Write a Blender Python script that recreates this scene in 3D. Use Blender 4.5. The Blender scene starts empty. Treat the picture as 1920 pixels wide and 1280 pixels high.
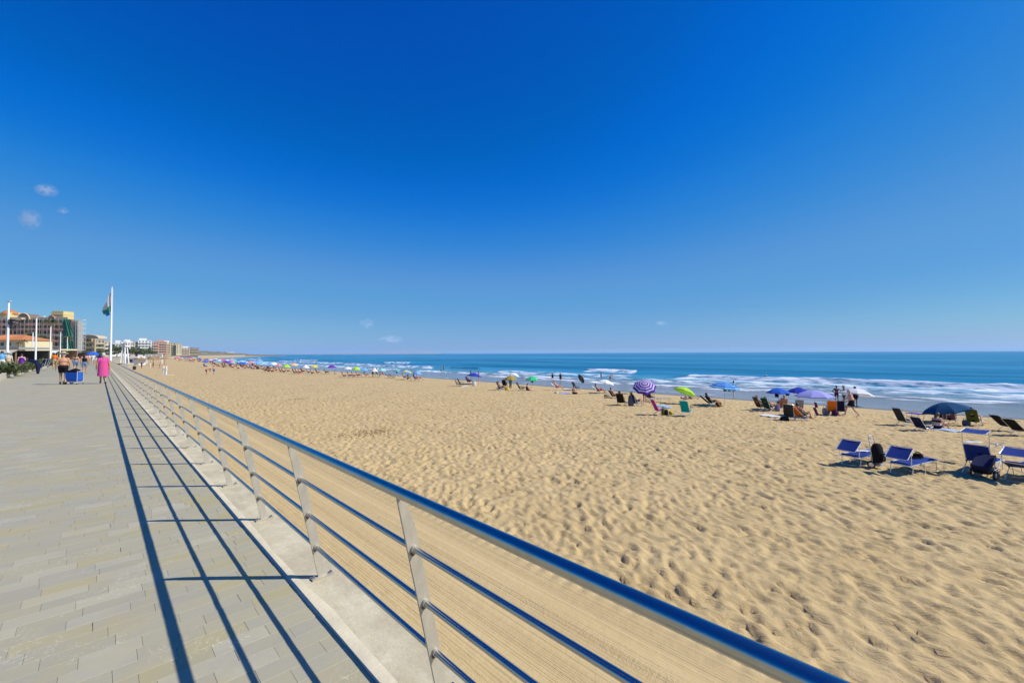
import bpy, bmesh, math, random
import numpy as np
from mathutils import Vector, Matrix
R = math.radians
random.seed(11)
rng = np.random.default_rng(11)
scn = bpy.context.scene
COL = scn.collection

# ------------------------------------------------------------------ camera
TH, PITCH, ROLL = R(43.479), R(1.527), R(0.266)
CAMH = 1.6
fh = Vector((math.sin(TH), math.cos(TH), 0)); rt0 = Vector((math.cos(TH), -math.sin(TH), 0)); up0 = Vector((0, 0, 1))
FW = (fh * math.cos(PITCH) + up0 * math.sin(PITCH)).normalized()
u1 = rt0.cross(FW).normalized()
RT = (rt0 * math.cos(ROLL) - u1 * math.sin(ROLL)).normalized()
UP = RT.cross(FW).normalized()
FPX = 819.4                                   # focal length in pixels of the 1920 px wide photograph
cam_d = bpy.data.cameras.new('camera'); cam = bpy.data.objects.new('camera', cam_d); COL.objects.link(cam)
cam_d.sensor_width = 36.0; cam_d.lens = FPX / 1920 * 36; cam_d.clip_start = 0.05; cam_d.clip_end = 120000
CAMP = Vector((0, 0, CAMH))
cam.matrix_world = Matrix(((RT.x, UP.x, -FW.x, 0), (RT.y, UP.y, -FW.y, 0), (RT.z, UP.z, -FW.z, CAMH), (0, 0, 0, 1)))
scn.camera = cam

# ------------------------------------------------------------------ light
SUN_EL = R(45)
sh = Vector((0.62, -0.78, 0)).normalized()
SUNV = Vector((sh.x * math.cos(SUN_EL), sh.y * math.cos(SUN_EL), math.sin(SUN_EL)))
w = bpy.data.worlds.new('World'); scn.world = w; w.use_nodes = True
nt = w.node_tree; nt.nodes.clear()
sky = nt.nodes.new('ShaderNodeTexSky'); sky.sky_type = 'NISHITA'; sky.sun_disc = False
sky.sun_elevation = SUN_EL; sky.sun_rotation = math.atan2(sh.x, sh.y)
sky.air_density = 1.0; sky.dust_density = 0.35; sky.ozone_density = 3.0; sky.altitude = 0
# the photograph's deep, saturated rendering of a clear sky, applied evenly to the whole sky
K = 0.085 * 1.275
sc_ = nt.nodes.new('ShaderNodeVectorMath'); sc_.operation = 'SCALE'; sc_.inputs['Scale'].default_value = K
cv = nt.nodes.new('ShaderNodeRGBCurve'); cv.mapping.extend = 'EXTRAPOLATED'
for ch, pts in ((0, [(0, 0), (.03, -.004), (.06, -.002), (.09, .020), (.165, .088), (.25, .105), (.40, .15), (.645, .245), (1, .42)]),
                (1, [(0, 0), (.10, .062), (.15, .105), (.20, .158), (.25, .215), (.40, .315), (.55, .36), (.66, .41), (1, .6)]),
                (2, [(0, 0), (.15, .28), (.30, .45), (.37, .51), (.44, .64), (.50, .66), (.60, .67), (.73, .69), (1, .80)])):
    c_ = cv.mapping.curves[ch].points
    while len(c_) < len(pts): c_.new(0.5, 0.5)
    for q, (x_, y_) in zip(c_, pts): q.location = (x_, y_)
cv.mapping.update()
s2 = nt.nodes.new('ShaderNodeVectorMath'); s2.operation = 'SCALE'; s2.inputs['Scale'].default_value = 1 / K
bg = nt.nodes.new('ShaderNodeBackground'); bg.inputs['Strength'].default_value = 0.085
wo = nt.nodes.new('ShaderNodeOutputWorld')
hs = nt.nodes.new('ShaderNodeHueSaturation'); hs.inputs['Saturation'].default_value = 1.3
nt.links.new(sky.outputs[0], hs.inputs['Color']); nt.links.new(hs.outputs[0], sc_.inputs[0]); nt.links.new(sc_.outputs[0], cv.inputs['Color']); nt.links.new(cv.outputs[0], s2.inputs[0]); nt.links.new(s2.outputs[0], bg.inputs['Color']); nt.links.new(bg.outputs[0], wo.inputs[0])
sl = bpy.data.lights.new('sun', 'SUN'); sl.energy = 4.2; sl.angle = R(0.53); sl.color = (1.0, 0.955, 0.88)
so = bpy.data.objects.new('sun', sl); COL.objects.link(so); so.rotation_euler = SUNV.to_track_quat('Z', 'Y').to_euler(); so.location = (10, -20, 30)
scn.view_settings.view_transform = 'Standard'; scn.view_settings.look = 'None'
scn.view_settings.exposure = 0.35; scn.view_settings.gamma = 1.0; scn.view_settings.use_curve_mapping = False
scn.cycles.max_bounces = 6; scn.cycles.diffuse_bounces = 3; scn.cycles.glossy_bounces = 3; scn.cycles.transparent_max_bounces = 8; scn.cycles.volume_bounces = 3

# ------------------------------------------------------------------ materials
def lk(t, a, b): t.links.new(a, b)
def newmat(name):
    m = bpy.data.materials.new(name); m.use_nodes = True; t = m.node_tree; t.nodes.clear()
    o = t.nodes.new('ShaderNodeOutputMaterial'); p = t.nodes.new('ShaderNodeBsdfPrincipled'); lk(t, p.outputs[0], o.inputs[0])
    return m, t, p, o
def ramp(t, fac, stops):
    n = t.nodes.new('ShaderNodeValToRGB'); e = n.color_ramp.elements
    while len(e) < len(stops): e.new(0.5)
    for q, (pos, c) in zip(e, stops): q.position = pos; q.color = (c, c, c, 1) if not hasattr(c, '__len__') else (*c, 1)
    lk(t, fac, n.inputs[0]); return n.outputs[0]
def coord(t, kind='Object', scale=(1, 1, 1), rot=(0, 0, 0)):
    c = t.nodes.new('ShaderNodeTexCoord'); m = t.nodes.new('ShaderNodeMapping'); m.inputs['Scale'].default_value = scale; m.inputs['Rotation'].default_value = rot
    lk(t, c.outputs[kind], m.inputs[0]); return m.outputs[0]
def nz(t, vec, scale, detail=4, rough=0.55, dist=0.0):
    n = t.nodes.new('ShaderNodeTexNoise'); n.inputs['Scale'].default_value = scale; n.inputs['Detail'].default_value = detail
    n.inputs['Roughness'].default_value = rough; n.inputs['Distortion'].default_value = dist; lk(t, vec, n.inputs['Vector']); return n.outputs['Fac']
def mixc(t, fac, a, b, mode='MIX'):
    n = t.nodes.new('ShaderNodeMix'); n.data_type = 'RGBA'; n.blend_type = mode
    for s, v in ((n.inputs[0], fac), (n.inputs[6], a), (n.inputs[7], b)):
        if isinstance(v, (int, float)): s.default_value = v
        elif isinstance(v, tuple): s.default_value = (*v, 1) if len(v) == 3 else v
        else: lk(t, v, s)
    return n.outputs[2]
def mth(t, op, a, b=0.0, clamp=False):
    n = t.nodes.new('ShaderNodeMath'); n.operation = op; n.use_clamp = clamp
    for s, v in ((n.inputs[0], a), (n.inputs[1], b)):
        if isinstance(v, (int, float)): s.default_value = v
        else: lk(t, v, s)
    return n.outputs[0]
def bump(t, p, h, strength=0.3, dist=0.02, prev=None):
    b = t.nodes.new('ShaderNodeBump'); b.inputs['Strength'].default_value = strength; b.inputs['Distance'].default_value = dist
    lk(t, h, b.inputs['Height'])
    if prev is not None: lk(t, prev, b.inputs['Normal'])
    lk(t, b.outputs[0], p.inputs['Normal']); return b.outputs[0]
MC = {}
def mk(name, c, rough=0.6, metal=0.0, var=0.12, scale=6.0, bmp=0.0, trans=0.0, spec=0.5):
    """plain surface with a little wear in its colour; trans > 0 lets light through thin cloth"""
    if name in MC: return MC[name]
    m, t, p, o = newmat(name)
    v = coord(t); n = nz(t, v, scale, 5)
    lo = tuple(max(0, x * (1 - var)) for x in c); hi = tuple(min(1, x * (1 + var)) for x in c)
    colr = mixc(t, n, lo, hi); lk(t, colr, p.inputs['Base Color'])
    p.inputs['Roughness'].default_value = rough; p.inputs['Metallic'].default_value = metal; p.inputs['Specular IOR Level'].default_value = spec
    if bmp: bump(t, p, nz(t, v, scale * 5, 3), bmp, 0.01)
    if trans:
        tr = t.nodes.new('ShaderNodeBsdfTranslucent'); lk(t, colr, tr.inputs[0]); mx = t.nodes.new('ShaderNodeMixShader'); mx.inputs[0].default_value = trans
        lk(t, p.outputs[0], mx.inputs[1]); lk(t, tr.outputs[0], mx.inputs[2]); lk(t, mx.outputs[0], o.inputs[0])
    MC[name] = m; return m
def cloth(name, c): return mk('cloth_' + name, c, 0.85, 0, 0.10, 9, 0.15, 0.22, 0.2)
def skin(name, c): return mk('skin_' + name, c, 0.5, 0, 0.07, 7, 0, 0, 0.4)

# ------------------------------------------------------------------ mesh builder
class MB:
    def __init__(s): s.v = []; s.f = []; s.m = []; s.M = Matrix.Identity(4)
    def add(s, vs, fs, mi=0):
        k = len(s.v); s.v += [tuple(s.M @ Vector(p)) for p in vs]; s.f += [tuple(i + k for i in f) for f in fs]; s.m += [mi] * len(fs); return s
    def box(s, c, d, rot=None, mi=0, top=1.0, bottom=True):
        x, y, z = d[0] / 2, d[1] / 2, d[2] / 2; M = rot if rot is not None else Matrix.Identity(3)
        q = [(-x, -y, -z), (x, -y, -z), (x, y, -z), (-x, y, -z), (-x * top, -y * top, z), (x * top, -y * top, z), (x * top, y * top, z), (-x * top, y * top, z)]
        vs = [tuple(Vector(c) + M @ Vector(p)) for p in q]
        fs = [(4, 5, 6, 7), (0, 1, 5, 4), (1, 2, 6, 5), (2, 3, 7, 6), (3, 0, 4, 7)]
        if bottom: fs.append((3, 2, 1, 0))
        return s.add(vs, fs, mi)
    def tube(s, pts, r, n=8, mi=0, caps=True, flat=1.0):
        pts = [Vector(p) for p in pts]; rs = r if hasattr(r, '__len__') else [r] * len(pts); vs = []; fs = []
        t0 = (pts[1] - pts[0]).normalized(); a = t0.orthogonal().normalized()
        if abs(t0.z) < 0.9: a = t0.cross(Vector((0, 0, 1))).normalized()
        for i, p in enumerate(pts):
            t = (pts[min(i + 1, len(pts) - 1)] - pts[max(i - 1, 0)]).normalized()
            a = (a - t * a.dot(t)).normalized(); b = t.cross(a)
            for k in range(n):
                g = 2 * math.pi * k / n; vs.append(tuple(p + (a * math.cos(g) + b * math.sin(g) * flat) * rs[i]))
        for i in range(len(pts) - 1):
            for k in range(n):
                q = (k + 1) % n; fs.append((i * n + k, i * n + q, (i + 1) * n + q, (i + 1) * n + k))
        if caps: fs.append(tuple(range(n - 1, -1, -1))); e = (len(pts) - 1) * n; fs.append(tuple(range(e, e + n)))
        return s.add(vs, fs, mi)
    def lathe(s, prof, n=16, c=(0, 0, 0), mi=0, sx=1.0, sy=1.0):
        vs = []; fs = []
        for (r, z) in prof:
            for k in range(n):
                g = 2 * math.pi * k / n; vs.append((c[0] + r * math.cos(g) * sx, c[1] + r * math.sin(g) * sy, c[2] + z))
        for i in range(len(prof) - 1):
            for k in range(n):
                q = (k + 1) % n; fs.append((i * n + k, i * n + q, (i + 1) * n + q, (i + 1) * n + k))
        return s.add(vs, fs, mi)
    def ball(s, c, r, n=10, m=7, rot=None, mi=0):
        r = r if hasattr(r, '__len__') else (r, r, r); M = rot if rot is not None else Matrix.Identity(3); vs = []; fs = []
        for i in range(m + 1):
            ph = math.pi * i / m
            for k in range(n):
                g = 2 * math.pi * k / n
                vs.append(tuple(Vector(c) + M @ Vector((r[0] * math.sin(ph) * math.cos(g), r[1] * math.sin(ph) * math.sin(g), -r[2] * math.cos(ph)))))
        for i in range(m):
            for k in range(n):
                q = (k + 1) % n; fs.append((i * n + k, i * n + q, (i + 1) * n + q, (i + 1) * n + k))
        return s.add(vs, fs, mi)
    def sheet(s, a, b, c, d, th=0.012, sag=0.0, n=5, mi=0):
        """cloth panel a-b-c-d (a,b = first edge), with thickness and sag"""
        a, b, c, d = map(Vector, (a, b, c, d)); nn = (b - a).cross(d - a).normalized(); vs = []; fs = []
        for lay in (0.5, -0.5):
            for i in range(n + 1):
                for j in range(n + 1):
                    u, v = i / n, j / n; p = (a * (1 - u) + b * u) * (1 - v) + (d * (1 - u) + c * u) * v
                    vs.append(tuple(p + nn * (lay * th) - nn * sag * 4 * u * (1 - u) * 1.0))
        K = (n + 1) ** 2
        ix = lambda i, j, l: l * K + i * (n + 1) + j
        for i in range(n):
            for j in range(n):
                fs.append((ix(i, j, 0), ix(i + 1, j, 0), ix(i + 1, j + 1, 0), ix(i, j + 1, 0)))
                fs.append((ix(i, j + 1, 1), ix(i + 1, j + 1, 1), ix(i + 1, j, 1), ix(i, j, 1)))
        for i in range(n):
            fs.append((ix(i, 0, 1), ix(i + 1, 0, 1), ix(i + 1, 0, 0), ix(i, 0, 0))); fs.append((ix(i, n, 0), ix(i + 1, n, 0), ix(i + 1, n, 1), ix(i, n, 1)))
            fs.append((ix(0, i, 0), ix(0, i + 1, 0), ix(0, i + 1, 1), ix(0, i, 1))); fs.append((ix(n, i, 1), ix(n, i + 1, 1), ix(n, i + 1, 0), ix(n, i, 0)))
        return s.add(vs, fs, mi)
    def mesh(s, name, mats=(), smooth=True, ang=40):
        me = bpy.data.meshes.new(name); me.from_pydata(s.v, [], s.f)
        for m in mats: me.materials.append(m)
        if len(mats) > 1: me.polygons.foreach_set('material_index', s.m)
        if smooth:
            me.polygons.foreach_set('use_smooth', [True] * len(me.polygons)); me.set_sharp_from_angle(angle=R(ang))
        me.update(); return me
def link(name, me, parent=None, mat=None, loc=None, rot=None):
    o = bpy.data.objects.new(name, me); COL.objects.link(o)
    if parent is not None: o.parent = parent
    if loc is not None: o.location = loc
    if rot is not None: o.rotation_euler = rot
    if mat is not None:
        mats = mat if isinstance(mat, (list, tuple)) else [mat]
        while len(me.materials) < len(mats): me.materials.append(None)
        for i, m in enumerate(mats): o.material_slots[i].link = 'OBJECT'; o.material_slots[i].material = m
    return o
def thing(name, label, cat, loc=(0, 0, 0), rz=0.0, group=None, scale=1.0):
    o = bpy.data.objects.new(name, None); COL.objects.link(o); o.location = loc; o.rotation_euler = (0, 0, rz); o.scale = (scale,) * 3
    o.empty_display_size = 0.2
    return tag(o, label, cat, group)
def tag(o, label, cat, group=None):
    o['label'] = label; o['category'] = cat
    if group: o['group'] = group
    return o
def structure(name, me, mat=None):
    o = link(name, me, None, mat); o['kind'] = 'structure'; return o

# ------------------------------------------------------------------ where things stand
def curve(Y):                                   # the coast bends to the right far away
    Y = np.asarray(Y, float); return 0.00025 * np.maximum(Y - 150, 0) ** 2
UB = [-500, 14, 22, 40, 47, 70, 100, 400]; ZB = [-2.2, -2.2, -2.3, -2.8, -3.12, -4.2, -5, -9]
SEA = -3.12
def sand_z(X, Y): return float(np.interp(X - float(curve(Y)), UB, ZB))
def ray(px, py): return (RT * ((px - 960) / FPX) + UP * ((640 - py) / FPX) + FW).normalized()
def at_z(px, py, z):
    d = ray(px, py); t = (z - CAMH) / d.z; p = CAMP + d * t; return p
def G(px, py):                                  # the point of the sand seen at a pixel of the photograph
    z = -2.6
    for _ in range(12):
        p = at_z(px, py, z); z = 0.5 * z + 0.5 * sand_z(p.x, p.y)
    p = at_z(px, py, z); p.z = sand_z(p.x, p.y); return p
def W(px, depth, z=0.0):                        # a point of given depth straight below or above a pixel column
    p = CAMP + fh * depth + rt0 * ((px - 960) / FPX * depth); p.z = z; return p
def depth_of(p): return (Vector(p) - CAMP).dot(FW)
def ppm(p): return FPX / depth_of(p)            # photo pixels per metre there
def face(a): return -(TH + R(a))                # 0 = facing away from the camera, 90 = facing right

# ------------------------------------------------------------------ numpy noise
def vnoise(x, y, seed=0):
    xi = np.floor(x).astype(np.int64); yi = np.floor(y).astype(np.int64); fx = x - xi; fy = y - yi
    fx = fx * fx * (3 - 2 * fx); fy = fy * fy * (3 - 2 * fy)
    def h(a, b):
        n = (a * 374761393 + b * 668265263 + seed * 1274126177) & 0xFFFFFFFF
        n = ((n ^ (n >> 13)) * 1274126177) & 0xFFFFFFFF
        return ((n ^ (n >> 16)) & 0xFFFF) / 65535.0
    return (h(xi, yi) * (1 - fx) + h(xi + 1, yi) * fx) * (1 - fy) + (h(xi, yi + 1) * (1 - fx) + h(xi + 1, yi + 1) * fx) * fy
def fbm(x, y, seed=0, o=4):
    r = 0; a = 0.5; tot = 0
    for i in range(o): r = r + a * vnoise(x, y, seed + i * 17); tot += a; a *= 0.5; x = x * 2.03; y = y * 2.03
    return r / tot
def sstep(a, b, x): t = np.clip((x - a) / (b - a), 0, 1); return t * t * (3 - 2 * t)
def grid_mesh(name, X, Y, Z, mat, attrs=None):
    n, m = X.shape
    co = np.empty((n * m, 3), np.float32); co[:, 0] = X.ravel(); co[:, 1] = Y.ravel(); co[:, 2] = Z.ravel()
    i = np.arange(n - 1)[:, None] * m + np.arange(m - 1)[None, :]
    f = np.stack([i, i + m, i + m + 1, i + 1], -1).reshape(-1, 4).astype(np.int32)
    me = bpy.data.meshes.new(name); me.vertices.add(n * m); me.vertices.foreach_set('co', co.ravel())
    me.loops.add(f.size); me.loops.foreach_set('vertex_index', f.ravel()); me.polygons.add(len(f))
    me.polygons.foreach_set('loop_start', np.arange(0, f.size, 4, dtype=np.int32)); me.polygons.foreach_set('loop_total', np.full(len(f), 4, np.int32))
    me.polygons.foreach_set('use_smooth', np.ones(len(f), bool)); me.update(calc_edges=True)
    for k, a in (attrs or {}).items():
        at = me.attributes.new(k, 'FLOAT', 'POINT'); at.data.foreach_set('value', a.ravel().astype(np.float32))
    me.materials.append(mat); return me
def axis(*segs):
    out = [segs[0][0]]
    for (a, b, s0, s1) in segs:
        x = a
        while x < b - 1e-6:
            s = s0 + (s1 - s0) * (x - a) / (b - a); x = min(b, x + s); out.append(x)
    return np.array(sorted(set(np.round(out, 4))))
# ================================================================== SETTING
# ------------------------------------------------------------------ sand
m, t, p, o = newmat('sand')
v = coord(t); sx = t.nodes.new('ShaderNodeSeparateXYZ'); lk(t, v, sx.inputs[0])
n1 = nz(t, v, 0.45, 5); n2 = nz(t, v, 6.0, 6, 0.65); n3 = nz(t, v, 90, 3, 0.7)
c = mixc(t, ramp(t, n1, [(0.3, 0.0), (0.7, 1.0)]), (0.478, 0.343, 0.158), (0.550, 0.408, 0.205))
c = mixc(t, ramp(t, n2, [(0.35, 0.0), (0.75, 0.55)]), c, (0.41, 0.29, 0.115))
c = mixc(t, mth(t, 'MULTIPLY', n3, 0.25), c, (0.60, 0.47, 0.245))
wa = t.nodes.new('ShaderNodeAttribute'); wa.attribute_name = 'wet'; wet = wa.outputs['Fac']
ra = t.nodes.new('ShaderNodeAttribute'); ra.attribute_name = 'rake'
c = mixc(t, mth(t, 'MULTIPLY', ra.outputs['Fac'], mth(t, 'MULTIPLY', nz(t, coord(t, scale=(1.2, 0.01, 1)), 3.0, 3, 0.6), 0.9)), c, (0.53, 0.405, 0.20))
c = mixc(t, wet, c, (0.17, 0.125, 0.075)); lk(t, c, p.inputs['Base Color'])
lk(t, mth(t, 'SUBTRACT', 0.95, mth(t, 'MULTIPLY', wet, 0.62)), p.inputs['Roughness']); p.inputs['Specular IOR Level'].default_value = 0.25
dry = mth(t, 'SUBTRACT', 1.0, wet)
# fine relief: raked grooves along the wall, ripples and trampled pits elsewhere
lines = ramp(t, nz(t, coord(t, scale=(1.0, 0.0035, 1)), 9.0, 3, 0.6), [(0.44, 0.0), (0.50, 1.0), (0.56, 0.0)])
crum = ramp(t, nz(t, coord(t, scale=(1.0, 0.05, 1)), 1.4, 3, 0.6), [(0.54, 0.0), (0.62, 1.0)])
gro = mth(t, 'ADD', mth(t, 'MULTIPLY', nz(t, coord(t, scale=(1.0, 0.005, 1)), 17.0, 3, 0.7), 0.8), mth(t, 'SUBTRACT', mth(t, 'MULTIPLY', mth(t, 'MULTIPLY', nz(t, v, 30, 3, 0.7), crum), 1.3), mth(t, 'MULTIPLY', lines, 0.5)))
vo = t.nodes.new('ShaderNodeTexVoronoi'); vo.feature = 'SMOOTH_F1'; vo.inputs['Scale'].default_value = 2.6; vo.inputs['Smoothness'].default_value = 0.35
lk(t, coord(t, scale=(1.3, 0.75, 1), rot=(0, 0, R(-35))), vo.inputs['Vector'])
pit = mth(t, 'ADD', mth(t, 'MULTIPLY', vo.outputs['Distance'], 1.0), mth(t, 'MULTIPLY', nz(t, v, 7, 4, 0.6), 0.35))
far = t.nodes.new('ShaderNodeAttribute'); far.attribute_name = 'tramp'
h = mth(t, 'ADD', mth(t, 'MULTIPLY', gro, mth(t, 'MULTIPLY', ra.outputs['Fac'], 0.17)), mth(t, 'MULTIPLY', pit, far.outputs['Fac']))
rip = nz(t, coord(t, scale=(2.3, 0.85, 1), rot=(0, 0, R(-35))), 2.6, 6, 0.66, 0.9); rip = mth(t, 'ABSOLUTE', mth(t, 'SUBTRACT', rip, 0.5))
norake = mth(t, 'SUBTRACT', 1.0, ra.outputs['Fac'])
h = mth(t, 'SUBTRACT', h, mth(t, 'MULTIPLY', mth(t, 'MULTIPLY', rip, norake), 0.95))
h = mth(t, 'ADD', h, mth(t, 'MULTIPLY', n3, 0.05)); h = mth(t, 'ADD', h, mth(t, 'MULTIPLY', n2, 0.22)); h = mth(t, 'MULTIPLY', h, dry)
bump(t, p, h, 0.9, 0.075)
SANDM = m
u = axis((1.30, 6.0, .07, .07), (6.0, 24, .055, .06), (24, 48, .07, .16), (48, 72, 0.6, 2))
ys = axis((-70, -12, 3, .3), (-12, -6, .3, .06), (-6, 12, .055, .055), (12, 34, .06, .16), (34, 90, .16, .8), (90, 300, .9, 5), (300, 1260, 6, 14))
U, Y = np.meshgrid(u, ys, indexing='ij')
Zb = np.interp(U, UB, ZB)
jag = 0.14 * fbm(Y / 1.3, U * 0 + 3, 5) - 0.07
trm = sstep(5.95, 6.45, U + jag) * (1 - sstep(42.5, 45, U + 1.5 * fbm(Y / 7, U * 0, 8)))
# trampled relief: wind-rounded mounds, sharper on one side
ca, sa = math.cos(R(35)), math.sin(R(35))
A = U * ca - Y * sa; B = U * sa + Y * ca
wx = fbm(U / 1.4, Y / 1.4, 21, 3) - .5; wy = fbm(U / 1.4, Y / 1.4, 31, 3) - .5
rid = 1 - np.abs(2 * fbm((A + wx) / 0.22, (B + wy) / 0.58, 3, 3) - 1)
relief = 0.066 * (rid ** 1.6 - 0.6) + 0.034 * (fbm(U / 0.6, Y / 0.6, 9, 4) - .5) + 0.16 * (fbm(U / 5, Y / 5, 12, 3) - .5)
pits = np.zeros_like(U)
npit = 34000
pu = 6.3 + 37 * rng.random(npit) ** 1.15; py_ = -12 + 52 * rng.random(npit) ** 1.25
for i in range(npit):
    L = 0.10 + 0.15 * rng.random(); Wd = L * (0.26 + 0.22 * rng.random()); dp = 0.016 + 0.036 * rng.random() ** 1.6; an = R(57) + rng.normal() * 0.42
    r = 2.2 * L; i0, i1 = np.searchsorted(u, [pu[i] - r, pu[i] + r]); j0, j1 = np.searchsorted(ys, [py_[i] - r, py_[i] + r])
    if i1 - i0 < 2 or j1 - j0 < 2: continue
    dx = U[i0:i1, j0:j1] - pu[i]; dy = Y[i0:i1, j0:j1] - py_[i]
    a = (dx * math.cos(an) + dy * math.sin(an)) / L; b = (-dx * math.sin(an) + dy * math.cos(an)) / Wd
    q = a * a + b * b
    pits[i0:i1, j0:j1] += -dp * np.exp(-q * 1.1) + dp * 0.35 * np.exp(-(np.sqrt(q) - 1.45) ** 2 * 5)
pits = np.clip(pits, -0.06, 0.05)
rakez = (1 - sstep(5.9, 6.3, U)) * (0.012 * np.sin(U * 9 + 2 * fbm(Y / 9, U, 4)) + 0.02 * fbm(U * 4, Y / 30, 44))
tread = np.exp(-((U - 5.85 + jag) / 0.20) ** 2) * (0.045 + 0.05 * np.sin(Y * 21) * fbm(Y * 2, U * 3, 6)) + np.exp(-((U - 3.3 + 0.6 * jag) / 0.22) ** 2) * 0.03 * (fbm(Y * 5, U * 9, 26) - .35)
fadeY = np.clip(1 - (Y - 60) / 200, 0.25, 1)
Z = Zb + trm * fadeY * (relief + pits) + rakez + tread
wetv = sstep(44.6, 46.2, U + 1.6 * (fbm(Y / 8, U * 0 + 1, 61, 3) - .5))
tramp = trm * np.clip((np.hypot(U, Y) - 14) / 30, 0.22, 1.0)
sand = structure('beach', grid_mesh('beach', U + curve(Y), Y, Z, SANDM, {'wet': wetv, 'rake': 1 - sstep(5.9, 6.3, U), 'tramp': tramp}))

# ------------------------------------------------------------------ sea
m, t, p, o = newmat('sea_water')
v = coord(t)
sh_ = t.nodes.new('ShaderNodeAttribute'); sh_.attribute_name = 'shallow'
fo_ = t.nodes.new('ShaderNodeAttribute'); fo_.attribute_name = 'foam'
deep = mixc(t, ramp(t, mth(t, 'ADD', mth(t, 'MULTIPLY', nz(t, coord(t, scale=(0.05, 0.007, 1)), 1.0, 5, 0.6), 0.5), mth(t, 'MULTIPLY', nz(t, coord(t, scale=(0.011, 0.0016, 1)), 1.0, 4, 0.6), 0.5)), [(0.39, 0.0), (0.59, 1.0)]), (0.0, 0.115, 0.235), (0.035, 0.250, 0.430))
c = mixc(t, ramp(t, sh_.outputs['Fac'], [(0.0, 0.0), (0.5, 0.75), (1.0, 0.75)]), deep, (0.075, 0.27, 0.36)); c = mixc(t, ramp(t, sh_.outputs['Fac'], [(0.45, 0.0), (1.0, 1.0)]), c, (0.215, 0.235, 0.235))
fn = nz(t, coord(t, scale=(1.15, 0.26, 1)), 0.9, 8, 0.66, 0.5)
foam = ramp(t, mth(t, 'ADD', fo_.outputs['Fac'], mth(t, 'SUBTRACT', mth(t, 'MULTIPLY', fn, 2.2), 1.72)), [(0.12, 0.0), (0.46, 1.0)])
c = mixc(t, foam, c, (0.82, 0.85, 0.86)); lk(t, c, p.inputs['Base Color'])
lk(t, mth(t, 'ADD', 0.12, mth(t, 'MULTIPLY', foam, 0.7)), p.inputs['Roughness']); p.inputs['IOR'].default_value = 1.33
lk(t, mth(t, 'ADD', 0.07, mth(t, 'MULTIPLY', sh_.outputs['Fac'], 0.20)), p.inputs['Specular IOR Level'])
hh = mth(t, 'ADD', mth(t, 'MULTIPLY', nz(t, coord(t, scale=(1, 0.35, 1)), 0.35, 5, 0.6), 1.0), mth(t, 'MULTIPLY', fn, 0.3))
hh = mth(t, 'ADD', hh, mth(t, 'MULTIPLY', nz(t, coord(t, scale=(1, .4, 1)), 0.06, 3), 4.0))
calm = mth(t, 'SUBTRACT', 1.0, mth(t, 'MULTIPLY', sh_.outputs['Fac'], 0.8))
bump(t, p, mth(t, 'MULTIPLY', hh, calm), 0.9, 1.6)
df = t.nodes.new('ShaderNodeBsdfDiffuse'); lk(t, c, df.inputs[0]); mx = t.nodes.new('ShaderNodeMixShader'); lk(t, mth(t, 'SUBTRACT', 0.62, mth(t, 'MULTIPLY', sh_.outputs['Fac'], 0.40)), mx.inputs[0]); lk(t, p.outputs[0], mx.inputs[1]); lk(t, df.outputs[0], mx.inputs[2]); lk(t, mx.outputs[0], o.inputs[0])
SEAM = m
u = axis((44, 58, .3, .2), (58, 90, .2, .25), (90, 160, .4, 2), (160, 900, 3, 60), (900, 13400, 80, 2500))
ys = axis((-13400, -300, 4000, 100), (-300, -20, 40, .8), (-20, 110, .45, .6), (110, 330, .8, 3), (330, 1300, 6, 30), (1300, 13400, 100, 2500))
U, Y = np.meshgrid(u, ys, indexing='ij')
Yc = np.clip(Y, -400, 1500)
z = SEA + 0 * U; foamv = np.zeros_like(U)
near = np.clip(1 - (U - 130) / 300, 0, 1)
sw = U + 5 * fbm(Yc / 60, U * 0, 71, 3)
z += near * sstep(56, 95, U) * (0.13 * np.sin(sw / 2.9) + 0.10 * np.sin(sw / 4.7 + 1.3 + Yc / 90) + 0.16 * (fbm(U / 4, Yc / 14, 73, 4) - .5))
def breaker(u0, y0, hl, hgt, tail, strength=1.0, seed=0, slope=0.0, edge=0.25):
    global z, foamv
    uc = u0 + slope * (Yc - y0) + 3.2 * (fbm(Yc / 16, U * 0 + seed, 80 + seed, 3) - .5)
    env = np.clip(1 - np.abs((Yc - y0) / hl), 0, 1); env = sstep(0, edge, env)
    s = U - uc
    hv = hgt * (0.65 + 0.7 * fbm(Yc / 9, U * 0 + 2, 90 + seed, 3))
    z = z + env * hv * np.where(s > 0, np.exp(-(s / 3.0) ** 2), np.exp(-(s / 0.9) ** 2))
    tl = tail * (0.7 + 0.6 * fbm(Yc / 6, U * 0 + 5, 95 + seed, 3))
    fm = np.where(s > 0, np.exp(-(s / 0.35) ** 2), np.clip(1 + s / tl, 0, 1) ** 0.55)
    fm = fm * (0.55 + 0.45 * sstep(-tl, 0, s))
    z = z + env * fm * 0.16 * (fbm(U / 0.9, Yc / 1.2, 97 + seed, 3) - 0.3) * (s < 0.3)
    foamv = np.maximum(foamv, env * fm * strength)
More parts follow.
